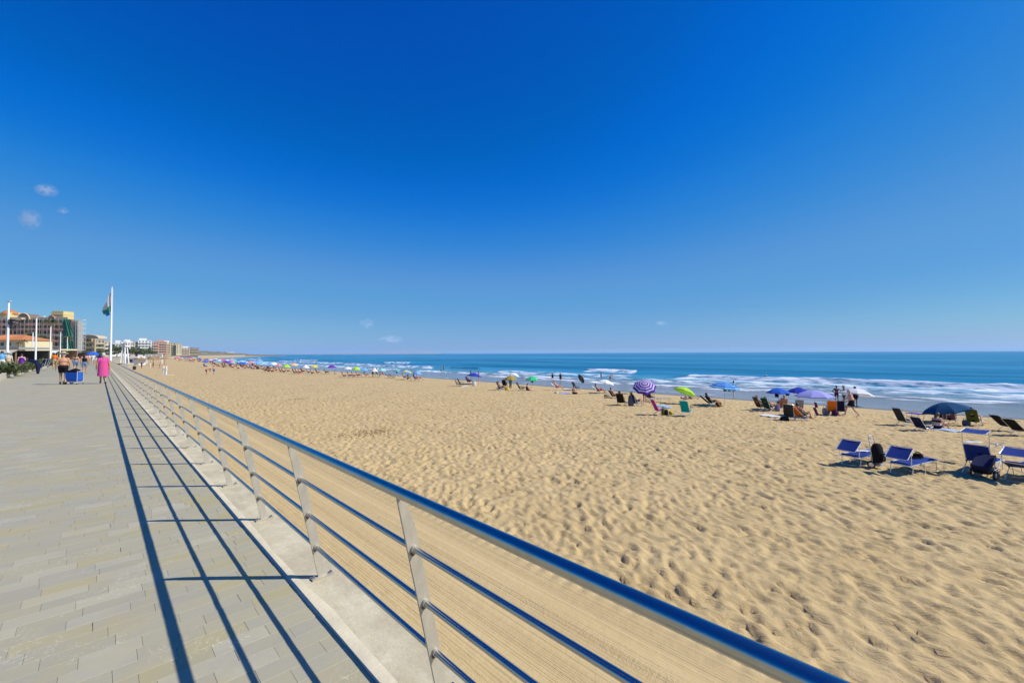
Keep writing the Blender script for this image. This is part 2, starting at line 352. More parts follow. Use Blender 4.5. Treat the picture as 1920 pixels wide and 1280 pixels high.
# breakers along the beach, nearest (right of the picture) first
breaker(77, 12, 30, 0.75, 15, 1.0, 1)
breaker(66, 8, 42, 0.38, 9, 0.95, 2)
breaker(57.5, 20, 60, 0.22, 5, 0.95, 3)
breaker(84, -28, 14, 0.5, 6, 0.7, 4)
breaker(90, 60, 9, 0.75, 7, 1.05, 5)
breaker(73, 62, 22, 0.45, 8, 0.95, 6)
breaker(62, 75, 38, 0.28, 7, 0.95, 7)
breaker(80, 104, 9, 0.6, 1.0, 0.35, 8)
breaker(76, 150, 42, 0.6, 9, 1.0, 9)
breaker(63, 160, 60, 0.35, 8, 1.0, 10)
breaker(104, 190, 16, 0.9, 5, 1.05, 11)
breaker(82, 260, 70, 0.7, 9, 1.0, 12)
breaker(66, 270, 70, 0.4, 7, 1.0, 13)
breaker(100, 330, 40, 0.8, 6, 1.0, 14)
breaker(80, 430, 70, 0.7, 9, 1.0, 15); breaker(66, 520, 110, 0.6, 9, 1.0, 16); breaker(92, 560, 60, 0.8, 8, 1.0, 17)
swash = np.exp(-((U - 49.5 - 3.0 * (fbm(Yc / 11, U * 0, 66, 3) - .5)) / 0.5) ** 2) * sstep(0.42, 0.6, fbm(Yc / 9, U * 0 + 7, 67, 2))
foamv = np.maximum(foamv, 0.85 * swash)
foamv = np.maximum(foamv, 0.24 * sstep(54, 60, U) * (1 - sstep(72, 84, U)))
shal = 1 - sstep(50, 92, U + 9 * (fbm(Yc / 18, U / 9, 68, 3) - .5))
z = np.where(U < 47.5, np.minimum(z, SEA + 0.02), z)
z = np.where((U > 3000) | (Y > 3000) | (Y < -600), SEA, z)
sea = structure('sea', grid_mesh('sea', U + np.minimum(curve(Y), curve(1200)), Y, z, SEAM, {'foam': foamv, 'shallow': shal}))

# ------------------------------------------------------------------ promenade, coping, sea wall, land
def strip(name, u0, u1, z, mat, y0=-60, y1=1250, thick=0.0, mi=None):
    yy = np.concatenate([np.linspace(y0, 150, 30), np.linspace(160, y1, 50)]); b = MB()
    L = [(u0 + float(curve(q)), q, z) for q in yy]; Rr = [(u1 + float(curve(q)), q, z) for q in yy]; n = len(yy)
    vs = L + Rr; fs = [(i, n + i, n + i + 1, i + 1) for i in range(n - 1)]
    if thick:
        vs += [(x, y, z_ - thick) for x, y, z_ in Rr] + [(x, y, z_ - thick) for x, y, z_ in L]
        fs += [(n + i, 2 * n + i, 2 * n + i + 1, n + i + 1) for i in range(n - 1)] + [(3 * n + i, i, i + 1, 3 * n + i + 1) for i in range(n - 1)]
        fs += [(0, 3 * n, 2 * n, n), (n - 1, 2 * n - 1, 3 * n - 1, 4 * n - 1)]
    b.add(vs, fs); return b.mesh(name, [mat], smooth=False)
def stone_mat(name, tint):
    m, t, p, o = newmat(name); v = coord(t)
    if tint:
        a = t.nodes.new('ShaderNodeAttribute'); a.attribute_name = 'tint'; base = a.outputs['Color']
    else:
        b = t.nodes.new('ShaderNodeTexBrick'); b.inputs['Scale'].default_value = 1.0; b.inputs['Brick Width'].default_value = 0.29; b.inputs['Row Height'].default_value = 0.125; b.inputs['Mortar Size'].default_value = 0.002
        b.inputs['Color1'].default_value = (0.37, 0.34, 0.21, 1); b.inputs['Color2'].default_value = (0.395, 0.365, 0.23, 1); b.inputs['Mortar'].default_value = (0.2, 0.18, 0.14, 1); lk(t, v, b.inputs['Vector']); base = b.outputs['Color']
    och = ramp(t, nz(t, v, 2.2, 6, 0.62, 0.4), [(0.50, 0.0), (0.72, 0.55)]); c = mixc(t, och, base, (0.43, 0.345, 0.155))
    gre = ramp(t, nz(t, coord(t, scale=(1, 1.6, 1)), 1.3, 5, 0.6), [(0.48, 0.0), (0.70, 0.6)]); c = mixc(t, gre, c, (0.33, 0.31, 0.25))
    ve = ramp(t, nz(t, coord(t, scale=(1, 2.2, 1), rot=(0, 0, 0.25)), 5.0, 7, 0.7, 1.2), [(0.60, 0.0), (0.68, 0.28)]); c = mixc(t, ve, c, (0.52, 0.48, 0.34))
    # pale scuffs with a shape of their own
    sc = nz(t, coord(t, scale=(3, 3, 1)), 2.6, 2, 0.5, 2.5); sc = mth(t, 'SUBTRACT', 1.0, mth(t, 'MULTIPLY', mth(t, 'ABSOLUTE', mth(t, 'SUBTRACT', sc, 0.5)), 60), True)
    sp = ramp(t, nz(t, v, 1.9, 3), [(0.54, 0.0), (0.60, 1.0)]); c = mixc(t, mth(t, 'MULTIPLY', mth(t, 'MULTIPLY', sc, sp), 0.6), c, (0.68, 0.63, 0.49))
    gr = nz(t, v, 140, 3, 0.7); c = mixc(t, mth(t, 'MULTIPLY', gr, 0.25), c, (0.28, 0.255, 0.165)); lk(t, c, p.inputs['Base Color'])
    p.inputs['Roughness'].default_value = 0.62; p.inputs['Specular IOR Level'].default_value = 0.35
    bump(t, p, mth(t, 'ADD', mth(t, 'MULTIPLY', nz(t, v, 22, 5, 0.6), 0.8), mth(t, 'MULTIPLY', gr, 0.2)), 0.22, 0.006)
    return m
STONE = stone_mat('sandstone_slab', True); STONE2 = stone_mat('sandstone_paving', False)
prom = structure('promenade', strip('promenade', -22, 1.020, -0.0045, STONE2, thick=2.3))
m, t, p, o = newmat('coping_concrete'); v = coord(t)
c = mixc(t, ramp(t, nz(t, v, 1.7, 6, 0.65), [(0.35, 0), (0.68, 1)]), (0.54, 0.475, 0.30), (0.74, 0.665, 0.46))
c = mixc(t, ramp(t, nz(t, v, 9, 6, 0.7), [(0.52, 0), (0.7, 0.6)]), c, (0.80, 0.73, 0.52)); c = mixc(t, mth(t, 'MULTIPLY', nz(t, v, 110, 4, 0.7), 0.5), c, (0.31, 0.265, 0.165))
c = mixc(t, ramp(t, nz(t, coord(t, scale=(1, .5, 1)), 2.6, 7, .72), [(0.46, 0), (0.60, 0.8)]), c, (0.44, 0.375, 0.245))
c = mixc(t, ramp(t, nz(t, v, 38, 4, .75), [(0.55, 0), (0.72, 0.55)]), c, (0.30, 0.255, 0.165))
lk(t, c, p.inputs['Base Color']); p.inputs['Roughness'].default_value = 0.85; p.inputs['Specular IOR Level'].default_value = 0.25
bump(t, p, mth(t, 'ADD', nz(t, v, 60, 5, 0.7), mth(t, 'MULTIPLY', nz(t, v, 6, 4), 1.5)), 0.35, 0.006); COPM = m
# coping laid in long pours, each its own piece
wall = structure('sea_wall', strip('sea_wall', 1.03, 1.312, -0.10, mk('wall_concrete', (0.42, 0.38, 0.29), 0.9, 0, 0.2, 2, 0.3), thick=2.6))
for k, y0 in enumerate(np.arange(-8.3, 108, 3.0)):
    b = MB(); y0 = float(y0); b.box((1.180, y0 + 1.5, -0.048), (0.313, 2.994, 0.10)); me = b.mesh('coping_stone', [COPM], False); link('coping_stone', me, wall)
# mortar smear between paving and coping
b = MB(); yy = np.arange(-8, 108, 0.11); vs = []; fs = []
for i, y in enumerate(yy):
    a = 0.988 + 0.035 * float(fbm(np.array([y * 1.7]), np.array([0.]), 41)[0]); c_ = 1.035 + 0.075 * float(fbm(np.array([y * 1.1]), np.array([9.]), 42)[0])
    vs += [(a, y, 0.0015), ((a + c_) / 2, y, 0.006), (c_, y, 0.0035)]
    if i: k = 3 * i; fs += [(k - 3, k - 2, k + 1, k), (k - 2, k - 1, k + 2, k + 1)]
b.add(vs, fs); mo = link('mortar_smear', b.mesh('mortar_smear', [mk('mortar', (0.62, 0.545, 0.37), 0.9, 0, 0.22, 5, 0.4)]), wall)
# paving slabs: the nearest 300 are objects, the rest one joined part
slabs = []; row = 0; yy = 0.30
while yy < 47:
    wd = 0.125; xl = max(-0.104 * yy - 1.6, -5.2); x = 1.014; first = True
    off = rng.random() * 0.28
    while x > xl:
        L = 0.255 + 0.075 * rng.random()
        if first: L = 0.08 + off; first = False
        slabs.append((x - L, x, yy, yy + wd)); x -= L
    yy += wd; row += 1
slabs.sort(key=lambda s: (s[0] + s[1]) ** 2 / 4 + s[2] ** 2 - (30 if False else 0))
inview = [s for s in slabs if (s[2] > 1.15 + 0.0) and s[0] + .2 > -0.104 * s[2] - .1]
nearset = set(inview[:300])
def slab_col():
    q = rng.random(); base = np.array([0.395, 0.356, 0.228])
    if q < .18: base = np.array([0.40, 0.350, 0.185])
    elif q < .42: base = np.array([0.378, 0.348, 0.240])
    elif q < .52: base = np.array([0.435, 0.397, 0.268])
    return base * (0.97 + 0.06 * rng.random())
def slab_geo(s, vs, fs, cs):
    g = 0.0005; dz = 0.0014 * (rng.random() - .5); ta, tb = 0.0018 * (rng.random(2) - .5)
    x0, x1, y0, y1 = s[0] + g + (0.004 if rng.random() < .035 else 0), s[1] - g, s[2] + g, s[3] - g; k = len(vs); e = 0.0011
    vs += [(x0, y0, -.03), (x1, y0, -.03), (x1, y1, -.03), (x0, y1, -.03), (x0, y0, dz - e), (x1, y0, dz - e + ta), (x1, y1, dz - e + ta + tb), (x0, y1, dz - e + tb),
           (x0 + e, y0 + e, dz), (x1 - e, y0 + e, dz + ta), (x1 - e, y1 - e, dz + ta + tb), (x0 + e, y1 - e, dz + tb)]
    fs += [tuple(k + i for i in f) for f in ((8, 9, 10, 11), (0, 1, 5, 4), (1, 2, 6, 5), (2, 3, 7, 6), (3, 0, 4, 7), (4, 5, 9, 8), (5, 6, 10, 9), (6, 7, 11, 10), (7, 4, 8, 11))]
    c = slab_col(); cs += [(*c, 1)] * 12
def slab_mesh(name, vs, fs, cs):
    me = bpy.data.meshes.new(name); me.from_pydata(vs, [], fs); me.materials.append(STONE)
    a = me.attributes.new('tint', 'FLOAT_COLOR', 'POINT'); a.data.foreach_set('color', np.array(cs, np.float32).ravel()); return me
V, F, C = [], [], []
for s in slabs:
    if s in nearset:
        a, b_, c_ = [], [], []; slab_geo(s, a, b_, c_); link('paving_slab', slab_mesh('paving_slab', a, b_, c_), prom)
    else: slab_geo(s, V, F, C)
o = link('paving', slab_mesh('paving', V, F, C), prom); o['kind'] = 'stuff'
# land behind, spit and far island
LANDM = mk('dry_ground', (0.34, 0.30, 0.20), 0.95, 0, 0.3, 0.05, 0)
structure('ground', strip('ground', -6000, -21.9, -0.05, LANDM, -300, 1250))
m, t, p, o = newmat('scrub_land'); v = coord(t); lk(t, mixc(t, nz(t, v, 0.05, 6, .7), (0.06, 0.075, 0.04), (0.24, 0.20, 0.13)), p.inputs['Base Color']); p.inputs['Roughness'].default_value = 1.0; SCRUB = m
def ridge(name, pts, wid, mat, seed=0):
    """low land: a line of (x, y, height) points, with a rounded uneven cross-section"""
    b = MB(); n = 9; vs = []; fs = []; P = []
    for i in range(len(pts) - 1):
        for k in range(8):
            f = k / 8; P.append(Vector(pts[i]).lerp(Vector(pts[i + 1]), f))
    P.append(Vector(pts[-1]))
    for i, q in enumerate(P):
        d = (P[min(i + 1, len(P) - 1)] - P[max(i - 1, 0)]); d.z = 0; d.normalize(); s = Vector((-d.y, d.x, 0))
        for k in range(n):
            f = k / (n - 1) * 2 - 1; hgt = q.z * (1 - f * f) ** 0.6 * (0.75 + 0.5 * float(fbm(np.array([i * 0.37 + seed]), np.array([k * 0.5]), 50)[0]))
            vs.append((q.x + s.x * f * wid, q.y + s.y * f * wid, SEA - 0.3 + hgt))
        if i:
            for k in range(n - 1): a = (i - 1) * n + k; fs.append((a, a + n, a + n + 1, a + 1))
    b.add(vs, fs); o = link(name, b.mesh(name, [mat])); o['kind'] = 'structure'; return o
def WW(px, d, h): q = W(px, d); return (q.x, q.y, h)
ridge('headland', [WW(330, 900, 9), WW(372, 930, 11), WW(410, 980, 12), WW(440, 1000, 8), WW(470, 1020, 5), WW(500, 1050, 3.5), WW(524, 1080, 2)], 35, SCRUB)
ridge('far_coast', [WW(560, 11000, 20), WW(640, 11000, 28), WW(720, 11000, 55), WW(780, 11000, 62), WW(812, 11000, 42), WW(832, 11000, 10)], 500, mk('island_rock', (0.30, 0.24, 0.21), 1, 0, 0.3, 0.004), 9)
# ================================================================== RAILING
def steel_mat(name, c, rough, dirt):
    m, t, p, o = newmat(name); v = coord(t)
    n = nz(t, coord(t, scale=(1, 1, 1)), 14, 6, .7); col = mixc(t, ramp(t, n, [(0.45, 0), (0.75, dirt)]), c, tuple(x * 0.62 for x in c)); lk(t, col, p.inputs['Base Color'])
    p.inputs['Metallic'].default_value = 1.0; lk(t, mth(t, 'ADD', rough, mth(t, 'MULTIPLY', n, 0.18)), p.inputs['Roughness'])
    bump(t, p, nz(t, v, 60, 3), 0.06, 0.002); return m
TUBE = steel_mat('polished_steel', (0.47, 0.455, 0.42), 0.11, 0.45)
m, t, p, o = newmat('weathered_steel_plate'); v = coord(t)
n = nz(t, coord(t, scale=(1, 1, .35)), 11, 6, .7); c = mixc(t, ramp(t, n, [(0.35, 0), (0.7, 1)]), (0.42, 0.38, 0.30), (0.56, 0.51, 0.41))
lk(t, c, p.inputs['Base Color']); p.inputs['Metallic'].default_value = 0.35; p.inputs['Roughness'].default_value = 0.5; bump(t, p, nz(t, v, 90, 3), 0.1, 0.002); PLATE = m
RUST = mk('rust_stain', (0.16, 0.085, 0.035), 0.8, 0, 0.3, 30)
PX0, LEAN = 1.199, 0.2223
rail = thing('promenade_railing', 'inclined steel railing with three rails and thick handrail above the beach', 'railing', (0, 0, 0))
def lean(z): return PX0 - LEAN * z
Y0, Y1 = -4.0, 106.0
def straight(name, z, r, n, x_off=0.0, segs=1):
    b = MB(); b.tube([(lean(z) + x_off, Y0, z), (lean(z) + x_off, (Y0 + Y1) / 2, z), (lean(z) + x_off, Y1, z)], r, n); return link(name, b.mesh(name, [TUBE], ang=60), rail)
straight('handrail', 0.996, 0.0245, 28, -0.016)
for z in (0.231, 0.474, 0.731): straight('rail', z, 0.0135, 18)
# post: a leaning flat bar, its seaward edge cut away at the top, with a welded sleeve at each rail
b = MB(); th_ = 0.006
prof = [(0.031, 0.012), (0.031, 0.80), (0.027, 0.86), (0.015, 0.925), (0.000, 0.973), (-0.028, 0.973), (-0.031, 0.012)]
def px_(q): return (PX0 - LEAN * q[1] + q[0], q[1])
pr = [px_(q) for q in prof]; n = len(pr)
b.add([(x, -th_, z) for x, z in pr] + [(x, th_, z) for x, z in pr], [tuple(range(n)), tuple(range(2 * n - 1, n - 1, -1))] + [(i, n + i, n + (i + 1) % n, (i + 1) % n) for i in range(n)])
POST = b.mesh('post', [PLATE], False)
b = MB(); b.tube([(0, -0.022, 0), (0, 0.022, 0)], 0.0175, 14); SLEEVE = b.mesh('rail_sleeve', [PLATE])
b = MB(); b.box((PX0 - 0.004, 0, 0.008), (0.150, 0.050, 0.014)); BASEP = b.mesh('base_plate', [PLATE], False)
b = MB(); b.lathe([(0, .032), (.006, .032), (.007, .026), (.007, .024), (.0125, .024), (.0125, .014), (.016, .014), (.016, .012)], 8); BOLT = b.mesh('bolt', [TUBE], ang=30)
b = MB(); b.lathe([(0.0, -0.030), (0.010, -0.026), (0.013, -0.018), (0.012, -.014)], 8, (-.004, -0.0085, 0), sy=0.35)
RUSTB = b.mesh('rust_mark', [RUST])
k = 0
yy = 3.2497 - 1.507 * 4
while yy < Y1:
    po = link('post', POST, rail, loc=(0, yy, 0)); 
    if yy < 40: link('base_plate', BASEP, po)
    for z in (0.231, 0.474, 0.731) if yy < 13 else ():
        link('rail_sleeve', SLEEVE, po, loc=(lean(z), 0, z)); link('rust_mark', RUSTB, po, loc=(lean(z), 0, z))
    if -1.5 < yy < 16:
        for s in (-0.058, 0.058): link('bolt', BOLT, po, loc=(PX0 - 0.004 + s, 0, 0))
    yy += 1.507
# ================================================================== KINDS OF THINGS ON THE BEACH
SEG = lambda a, b, n: [Vector(a).lerp(Vector(b), i / n) for i in range(n + 1)]
ALU = mk('pale_aluminium', (0.74, 0.74, 0.73), 0.32, 0.55, 0.05); DARKM = mk('dark_metal', (0.05, 0.05, 0.055), 0.45, 0.5, 0.2)
WHITEP = mk('white_paint', (0.80, 0.80, 0.78), 0.45, 0, 0.05, 3); BLACKP = mk('black_plastic', (0.022, 0.022, 0.025), 0.5, 0, 0.2, 9)
STEELP = mk('painted_pole', (0.62, 0.63, 0.64), 0.4, 0.3, 0.05)
# ---------------------------------------------------------------- parasol
def canopy_mesh(kind, n=8):
    """unit canopy: apex at z=1, rim at z=0, radius 1; scalloped gores, small valance"""
    b = MB(); K = 4; rr = [0.0, .16, .34, .52, .70, .86, 1.0] if kind != 'rings' else [0, .09, .2, .31, .42, .53, .64, .75, .87, 1.0]
    def P(r, seg, j):
        a0 = 2 * math.pi * seg / n; a1 = 2 * math.pi * (seg + 1) / n; f = j / K
        p0 = Vector((math.cos(a0), math.sin(a0), 0)); p1 = Vector((math.cos(a1), math.sin(a1), 0)); p = p0.lerp(p1, f)
        arc = 4 * f * (1 - f); rad = r * (1 - 0.045 * arc * r); z = 1 - r ** 1.75 + 0.035 * arc * r
        return (p.x * rad, p.y * rad, z)
    for seg in range(n):
        for i in range(len(rr) - 1):
            if kind == 'plain': mi = 0
            elif kind == 'rings': mi = i % 2
            else: mi = seg % 2
            for j in range(K):
                q = [P(rr[i], seg, j), P(rr[i + 1], seg, j), P(rr[i + 1], seg, j + 1), P(rr[i], seg, j + 1)]
                b.add(q if i else [q[0], q[1], q[2]], [(0, 1, 2, 3)] if i else [(0, 1, 2)], mi)
        for j in range(K):
            a, c = Vector(P(1.0, seg, j)), Vector(P(1.0, seg, j + 1)); dn = Vector((0, 0, -0.16))
            b.add([tuple(a), tuple(a + dn), tuple(c + dn), tuple(c)], [(0, 1, 2, 3)], 0 if kind != 'panels' else seg % 2)
    me = b.mesh('canopy', [None, None] if kind != 'plain' else [None], True, 30)
    return me
CANOPY = {k: canopy_mesh(k) for k in ('plain', 'rings', 'panels')}
b = MB(); b.tube([(0, 0, 0), (0, 0, 1)], 1, 8); POLE = b.mesh('pole', [], True)
b = MB(); b.lathe([(0, -.06), (.022, -.05), (.026, 0), (.012, .03), (0, .045)], 8); FINIAL = b.mesh('finial', [])
b = MB(); b.tube([(0.02, 0, .965), (.35, 0, .80), (.7, 0, .44), (1, 0, -.03)], 0.007, 4); RIB = b.mesh('rib', [])
def parasol(base, Rr, top, hc, kind, mats, label, group, tilt=0, tdir=0, ribs=False, polemat=None):
    """base point, canopy radius, height of the apex, depth of the canopy; tilted by tilt degrees towards heading tdir"""
    t = thing('parasol', label, 'parasol', base, 0, group)
    polemat = polemat or STEELP; hp = top - hc * 0.15
    po = link('pole', POLE, t, polemat); po.scale = (0.016, 0.016, hp + 0.25); po.location = (0, 0, -0.25)
    ax = Vector((math.cos(face(tdir) + math.pi / 2), math.sin(face(tdir) + math.pi / 2), 0))
    rot = Matrix.Rotation(R(tilt), 4, Vector((0, 0, 1)).cross(ax).normalized()) if tilt else Matrix.Identity(4)
    piv = Vector((0, 0, top - hc)); M = Matrix.Translation(piv) @ rot @ Matrix.Rotation(random.random() * 6, 4, 'Z') @ Matrix.Diagonal((Rr, Rr, hc, 1))
    ca = link('canopy', CANOPY[kind], t, mats); ca.matrix_local = M
    fi = link('finial', FINIAL, ca, polemat); fi.matrix_local = Matrix.Translation((0, 0, 1.0)) @ Matrix.Diagonal((1 / Rr, 1 / Rr, 1 / hc, 1))
    if ribs:
        for k in range(8):
            r = link('rib', RIB, ca, ALU); r.rotation_euler = (0, 0, k * math.pi / 4)
    return t
# ---------------------------------------------------------------- beach chair, facing +Y
def chair_meshes(seat=0.27, back=62, length=0.72):
    ca, sa = math.cos(R(back)), math.sin(R(back)); x = 0.26
    br = Vector((0, -0.20, seat - 0.04)); bt = br + Vector((0, -ca * length, sa * length)); fr = Vector((0, 0.24, seat + 0.05))
    L = lambda p, s: (s * x, p.y, p.z)
    D = {}
    b = MB(); b.sheet(L(br, -1), L(br, 1), L(bt, 1), L(bt, -1), 0.012, 0.03, 5); D['back_cloth'] = b.mesh('back_cloth', [])
    b = MB(); b.sheet(L(br, 1), L(br, -1), L(fr, -1), L(fr, 1), 0.012, -0.03, 5); D['seat_cloth'] = b.mesh('seat_cloth', [])
    b = MB(); e = bt + (bt - br) * 0.03
    b.tube([L(br, -1), L(e, -1), (-x + .05, e.y - .01, e.z + .035), (x - .05, e.y - .01, e.z + .035), L(e, 1), L(br, 1)], 0.013, 6); D['back_frame'] = b.mesh('back_frame', [])
    b = MB(); b.tube([L(br, -1), L(fr, -1), (-x + .03, fr.y + .03, fr.z), (x - .03, fr.y + .03, fr.z), L(fr, 1), L(br, 1)], 0.013, 6); D['seat_frame'] = b.mesh('seat_frame', [])
    for s, nm in ((-1, 'l'), (1, 'r')):
        b = MB(); b.tube([(s * (x + .02), 0.20, seat + .03), (s * (x + .02), -0.33, 0.012)], 0.012, 6); D['leg_a' + nm] = b.mesh('leg', [])
        b = MB(); b.tube([(s * (x + .02), -0.16, seat + .22), (s * (x + .02), 0.27, 0.012)], 0.012, 6); D['leg_b' + nm] = b.mesh('leg', [])
        b = MB(); b.box((s * (x + .025), 0.02, seat + .24), (0.045, 0.44, 0.022)); D['armrest' + nm] = b.mesh('armrest', [])
    b = MB(); b.tube([(-x - .02, -.33, .012), (x + .02, -.33, .012)], 0.012, 6); b.tube([(-x - .02, .27, .012), (x + .02, .27, .012)], 0.012, 6); D['ground_bar'] = b.mesh('ground_bar', [])
    b = MB(); q = bt + (br - bt) * 0.10; b.tube([(-x + .03, q.y + .02, q.z), (-x * .2, q.y + .045, q.z + .005), (x * .2, q.y + .045, q.z + .005), (x - .03, q.y + .02, q.z)], 0.045, 7, flat=.8); D['headrest'] = b.mesh('headrest', [])
    return D
CH = {'tall': chair_meshes(0.30, 62, 0.80), 'low': chair_meshes(0.20, 55, 0.66), 'laid': chair_meshes(0.32, 40, 0.86), 'upright': chair_meshes(0.33, 74, 0.62)}
def chair(loc, ang, kind, mat, frame, label, group='beach chairs', head=False, armc=None, scale=1.0):
    t = thing('beach_chair', label, 'beach chair', loc, face(ang), group, scale); D = CH[kind]
    link('back_cloth', D['back_cloth'], t, mat); link('seat_cloth', D['seat_cloth'], t, mat); link('back_frame', D['back_frame'], t, frame); link('seat_frame', D['seat_frame'], t, frame)
    for k in ('leg_al', 'leg_ar', 'leg_bl', 'leg_br'): link('leg', D[k], t, frame)
    link('ground_bar', D['ground_bar'], t, frame)
    for k in 'lr': link('armrest', D['armrest' + k], t, armc or BLACKP)
    if head: link('headrest', D['headrest'], t, mat)
    return t
# ---------------------------------------------------------------- folding lounger with a sun hood; feet towards +Y, head at -Y
def lounger(loc, ang, mat, label, raised=0, hood=True, hood_tilt=38, group='blue loungers with hoods', hood_h=0.36):
    t = thing('sun_lounger', label, 'sun lounger', loc, face(ang), group)
    H, x = 0.34, 0.29; y0, y1, y2, y3 = -0.92, -0.28, 0.36, 0.92; a = R(raised)
    hp = lambda d, dz=0: Vector((0, y1 - d * math.cos(a), H + d * math.sin(a) + dz))      # along the head section
    S = lambda p, s, k=x: (s * k, p.y, p.z)
    b = MB(); b.sheet(S(hp(0.01), -1, x - .01), S(hp(0.01), 1, x - .01), S(hp(.63), 1, x - .01), S(hp(.63), -1, x - .01), 0.014, 0.02); link('head_cloth', b.mesh('head_cloth', []), t, mat)
    b = MB(); b.sheet((-x + .01, y2 - .01, H), (x - .01, y2 - .01, H), (x - .01, y1 + .01, H), (-x + .01, y1 + .01, H), 0.014, 0.025); link('seat_cloth', b.mesh('seat_cloth', []), t, mat)
    b = MB(); b.sheet((-x + .01, y3 - .01, H), (x - .01, y3 - .01, H), (x - .01, y2 + .01, H), (-x + .01, y2 + .01, H), 0.014, 0.02); link('foot_cloth', b.mesh('foot_cloth', []), t, mat)
    b = MB(); b.tube([(-x, y2, H), (-x, y3 - .03, H), (-x + .03, y3, H), (x - .03, y3, H), (x, y3 - .03, H), (x, y2, H)], 0.014, 7); link('foot_rail', b.mesh('foot_rail', []), t, ALU)
    for s in (-1, 1):
        b = MB(); b.tube([(s * x, y1, H), (s * x, y2, H)], 0.016, 7); link('side_rail', b.mesh('side_rail', []), t, ALU)
    e = hp(.66); b = MB(); b.tube([S(hp(0), -1), S(hp(.62), -1), (-x + .04, e.y, e.z), (x - .04, e.y, e.z), S(hp(.62), 1), S(hp(0), 1)], 0.014, 7); link('head_rail', b.mesh('head_rail', []), t, ALU)
    b = MB(); q = hp(.56, .03); b.tube([(-x + .06, q.y, q.z), (0, q.y, q.z + .012), (x - .06, q.y, q.z)], 0.045, 8, flat=.7); link('pillow', b.mesh('pillow', []), t, mat)
    for yy, lean_ in ((-0.72, -.06), (-.02, .08), (0.74, .07)):
        b = MB(); zt = H - .01 if not (raised and yy < y1) else H - .02; yt = yy if not (raised and yy < y1) else y1 + .05
        b.tube([(-x, yt, zt), (-x + .015, yy + lean_, .02), (-x + .05, yy + lean_, 0.006), (x - .05, yy + lean_, .006), (x - .015, yy + lean_, .02), (x, yt, zt)], 0.012, 6); link('leg', b.mesh('leg', []), t, ALU)
    for s in (-1, 1):
        b = MB(); b.ball((s * (x + .005), y1, H), (.022, .035, .035), 8, 6); link('hinge', b.mesh('hinge', []), t, BLACKP)
    if hood:
        base = hp(.58); ht = R(hood_tilt); c = Vector((0, base.y - 0.02, base.z + hood_h)); v = Vector((0, -math.sin(ht) * .0 + math.cos(ht), math.sin(ht))) * 0.24
        lo, hi = c - v, c + v
        b = MB(); b.sheet(S(lo, -1, x - .02), S(lo, 1, x - .02), S(hi, 1, x - .02), S(hi, -1, x - .02), 0.010, 0.02); link('hood_cloth', b.mesh('hood_cloth', []), t, mat)
        b = MB(); m1, m2 = lo - v * .1, hi + v * .1
        b.tube([S(lo, -1), (-x + .05, m1.y, m1.z), (x - .05, m1.y, m1.z), S(lo, 1), S(hi, 1), (x - .05, m2.y, m2.z), (-x + .05, m2.y, m2.z), S(hi, -1), S(lo, -1)], 0.011, 6); link('hood_frame', b.mesh('hood_frame', []), t, ALU)
        for s in (-1, 1):
            b = MB(); b.tube([(s * (x + .012), base.y, base.z), (s * (x + .012), c.y, c.z)], 0.011, 6); link('hood_strut', b.mesh('hood_strut', []), t, ALU)
    return t
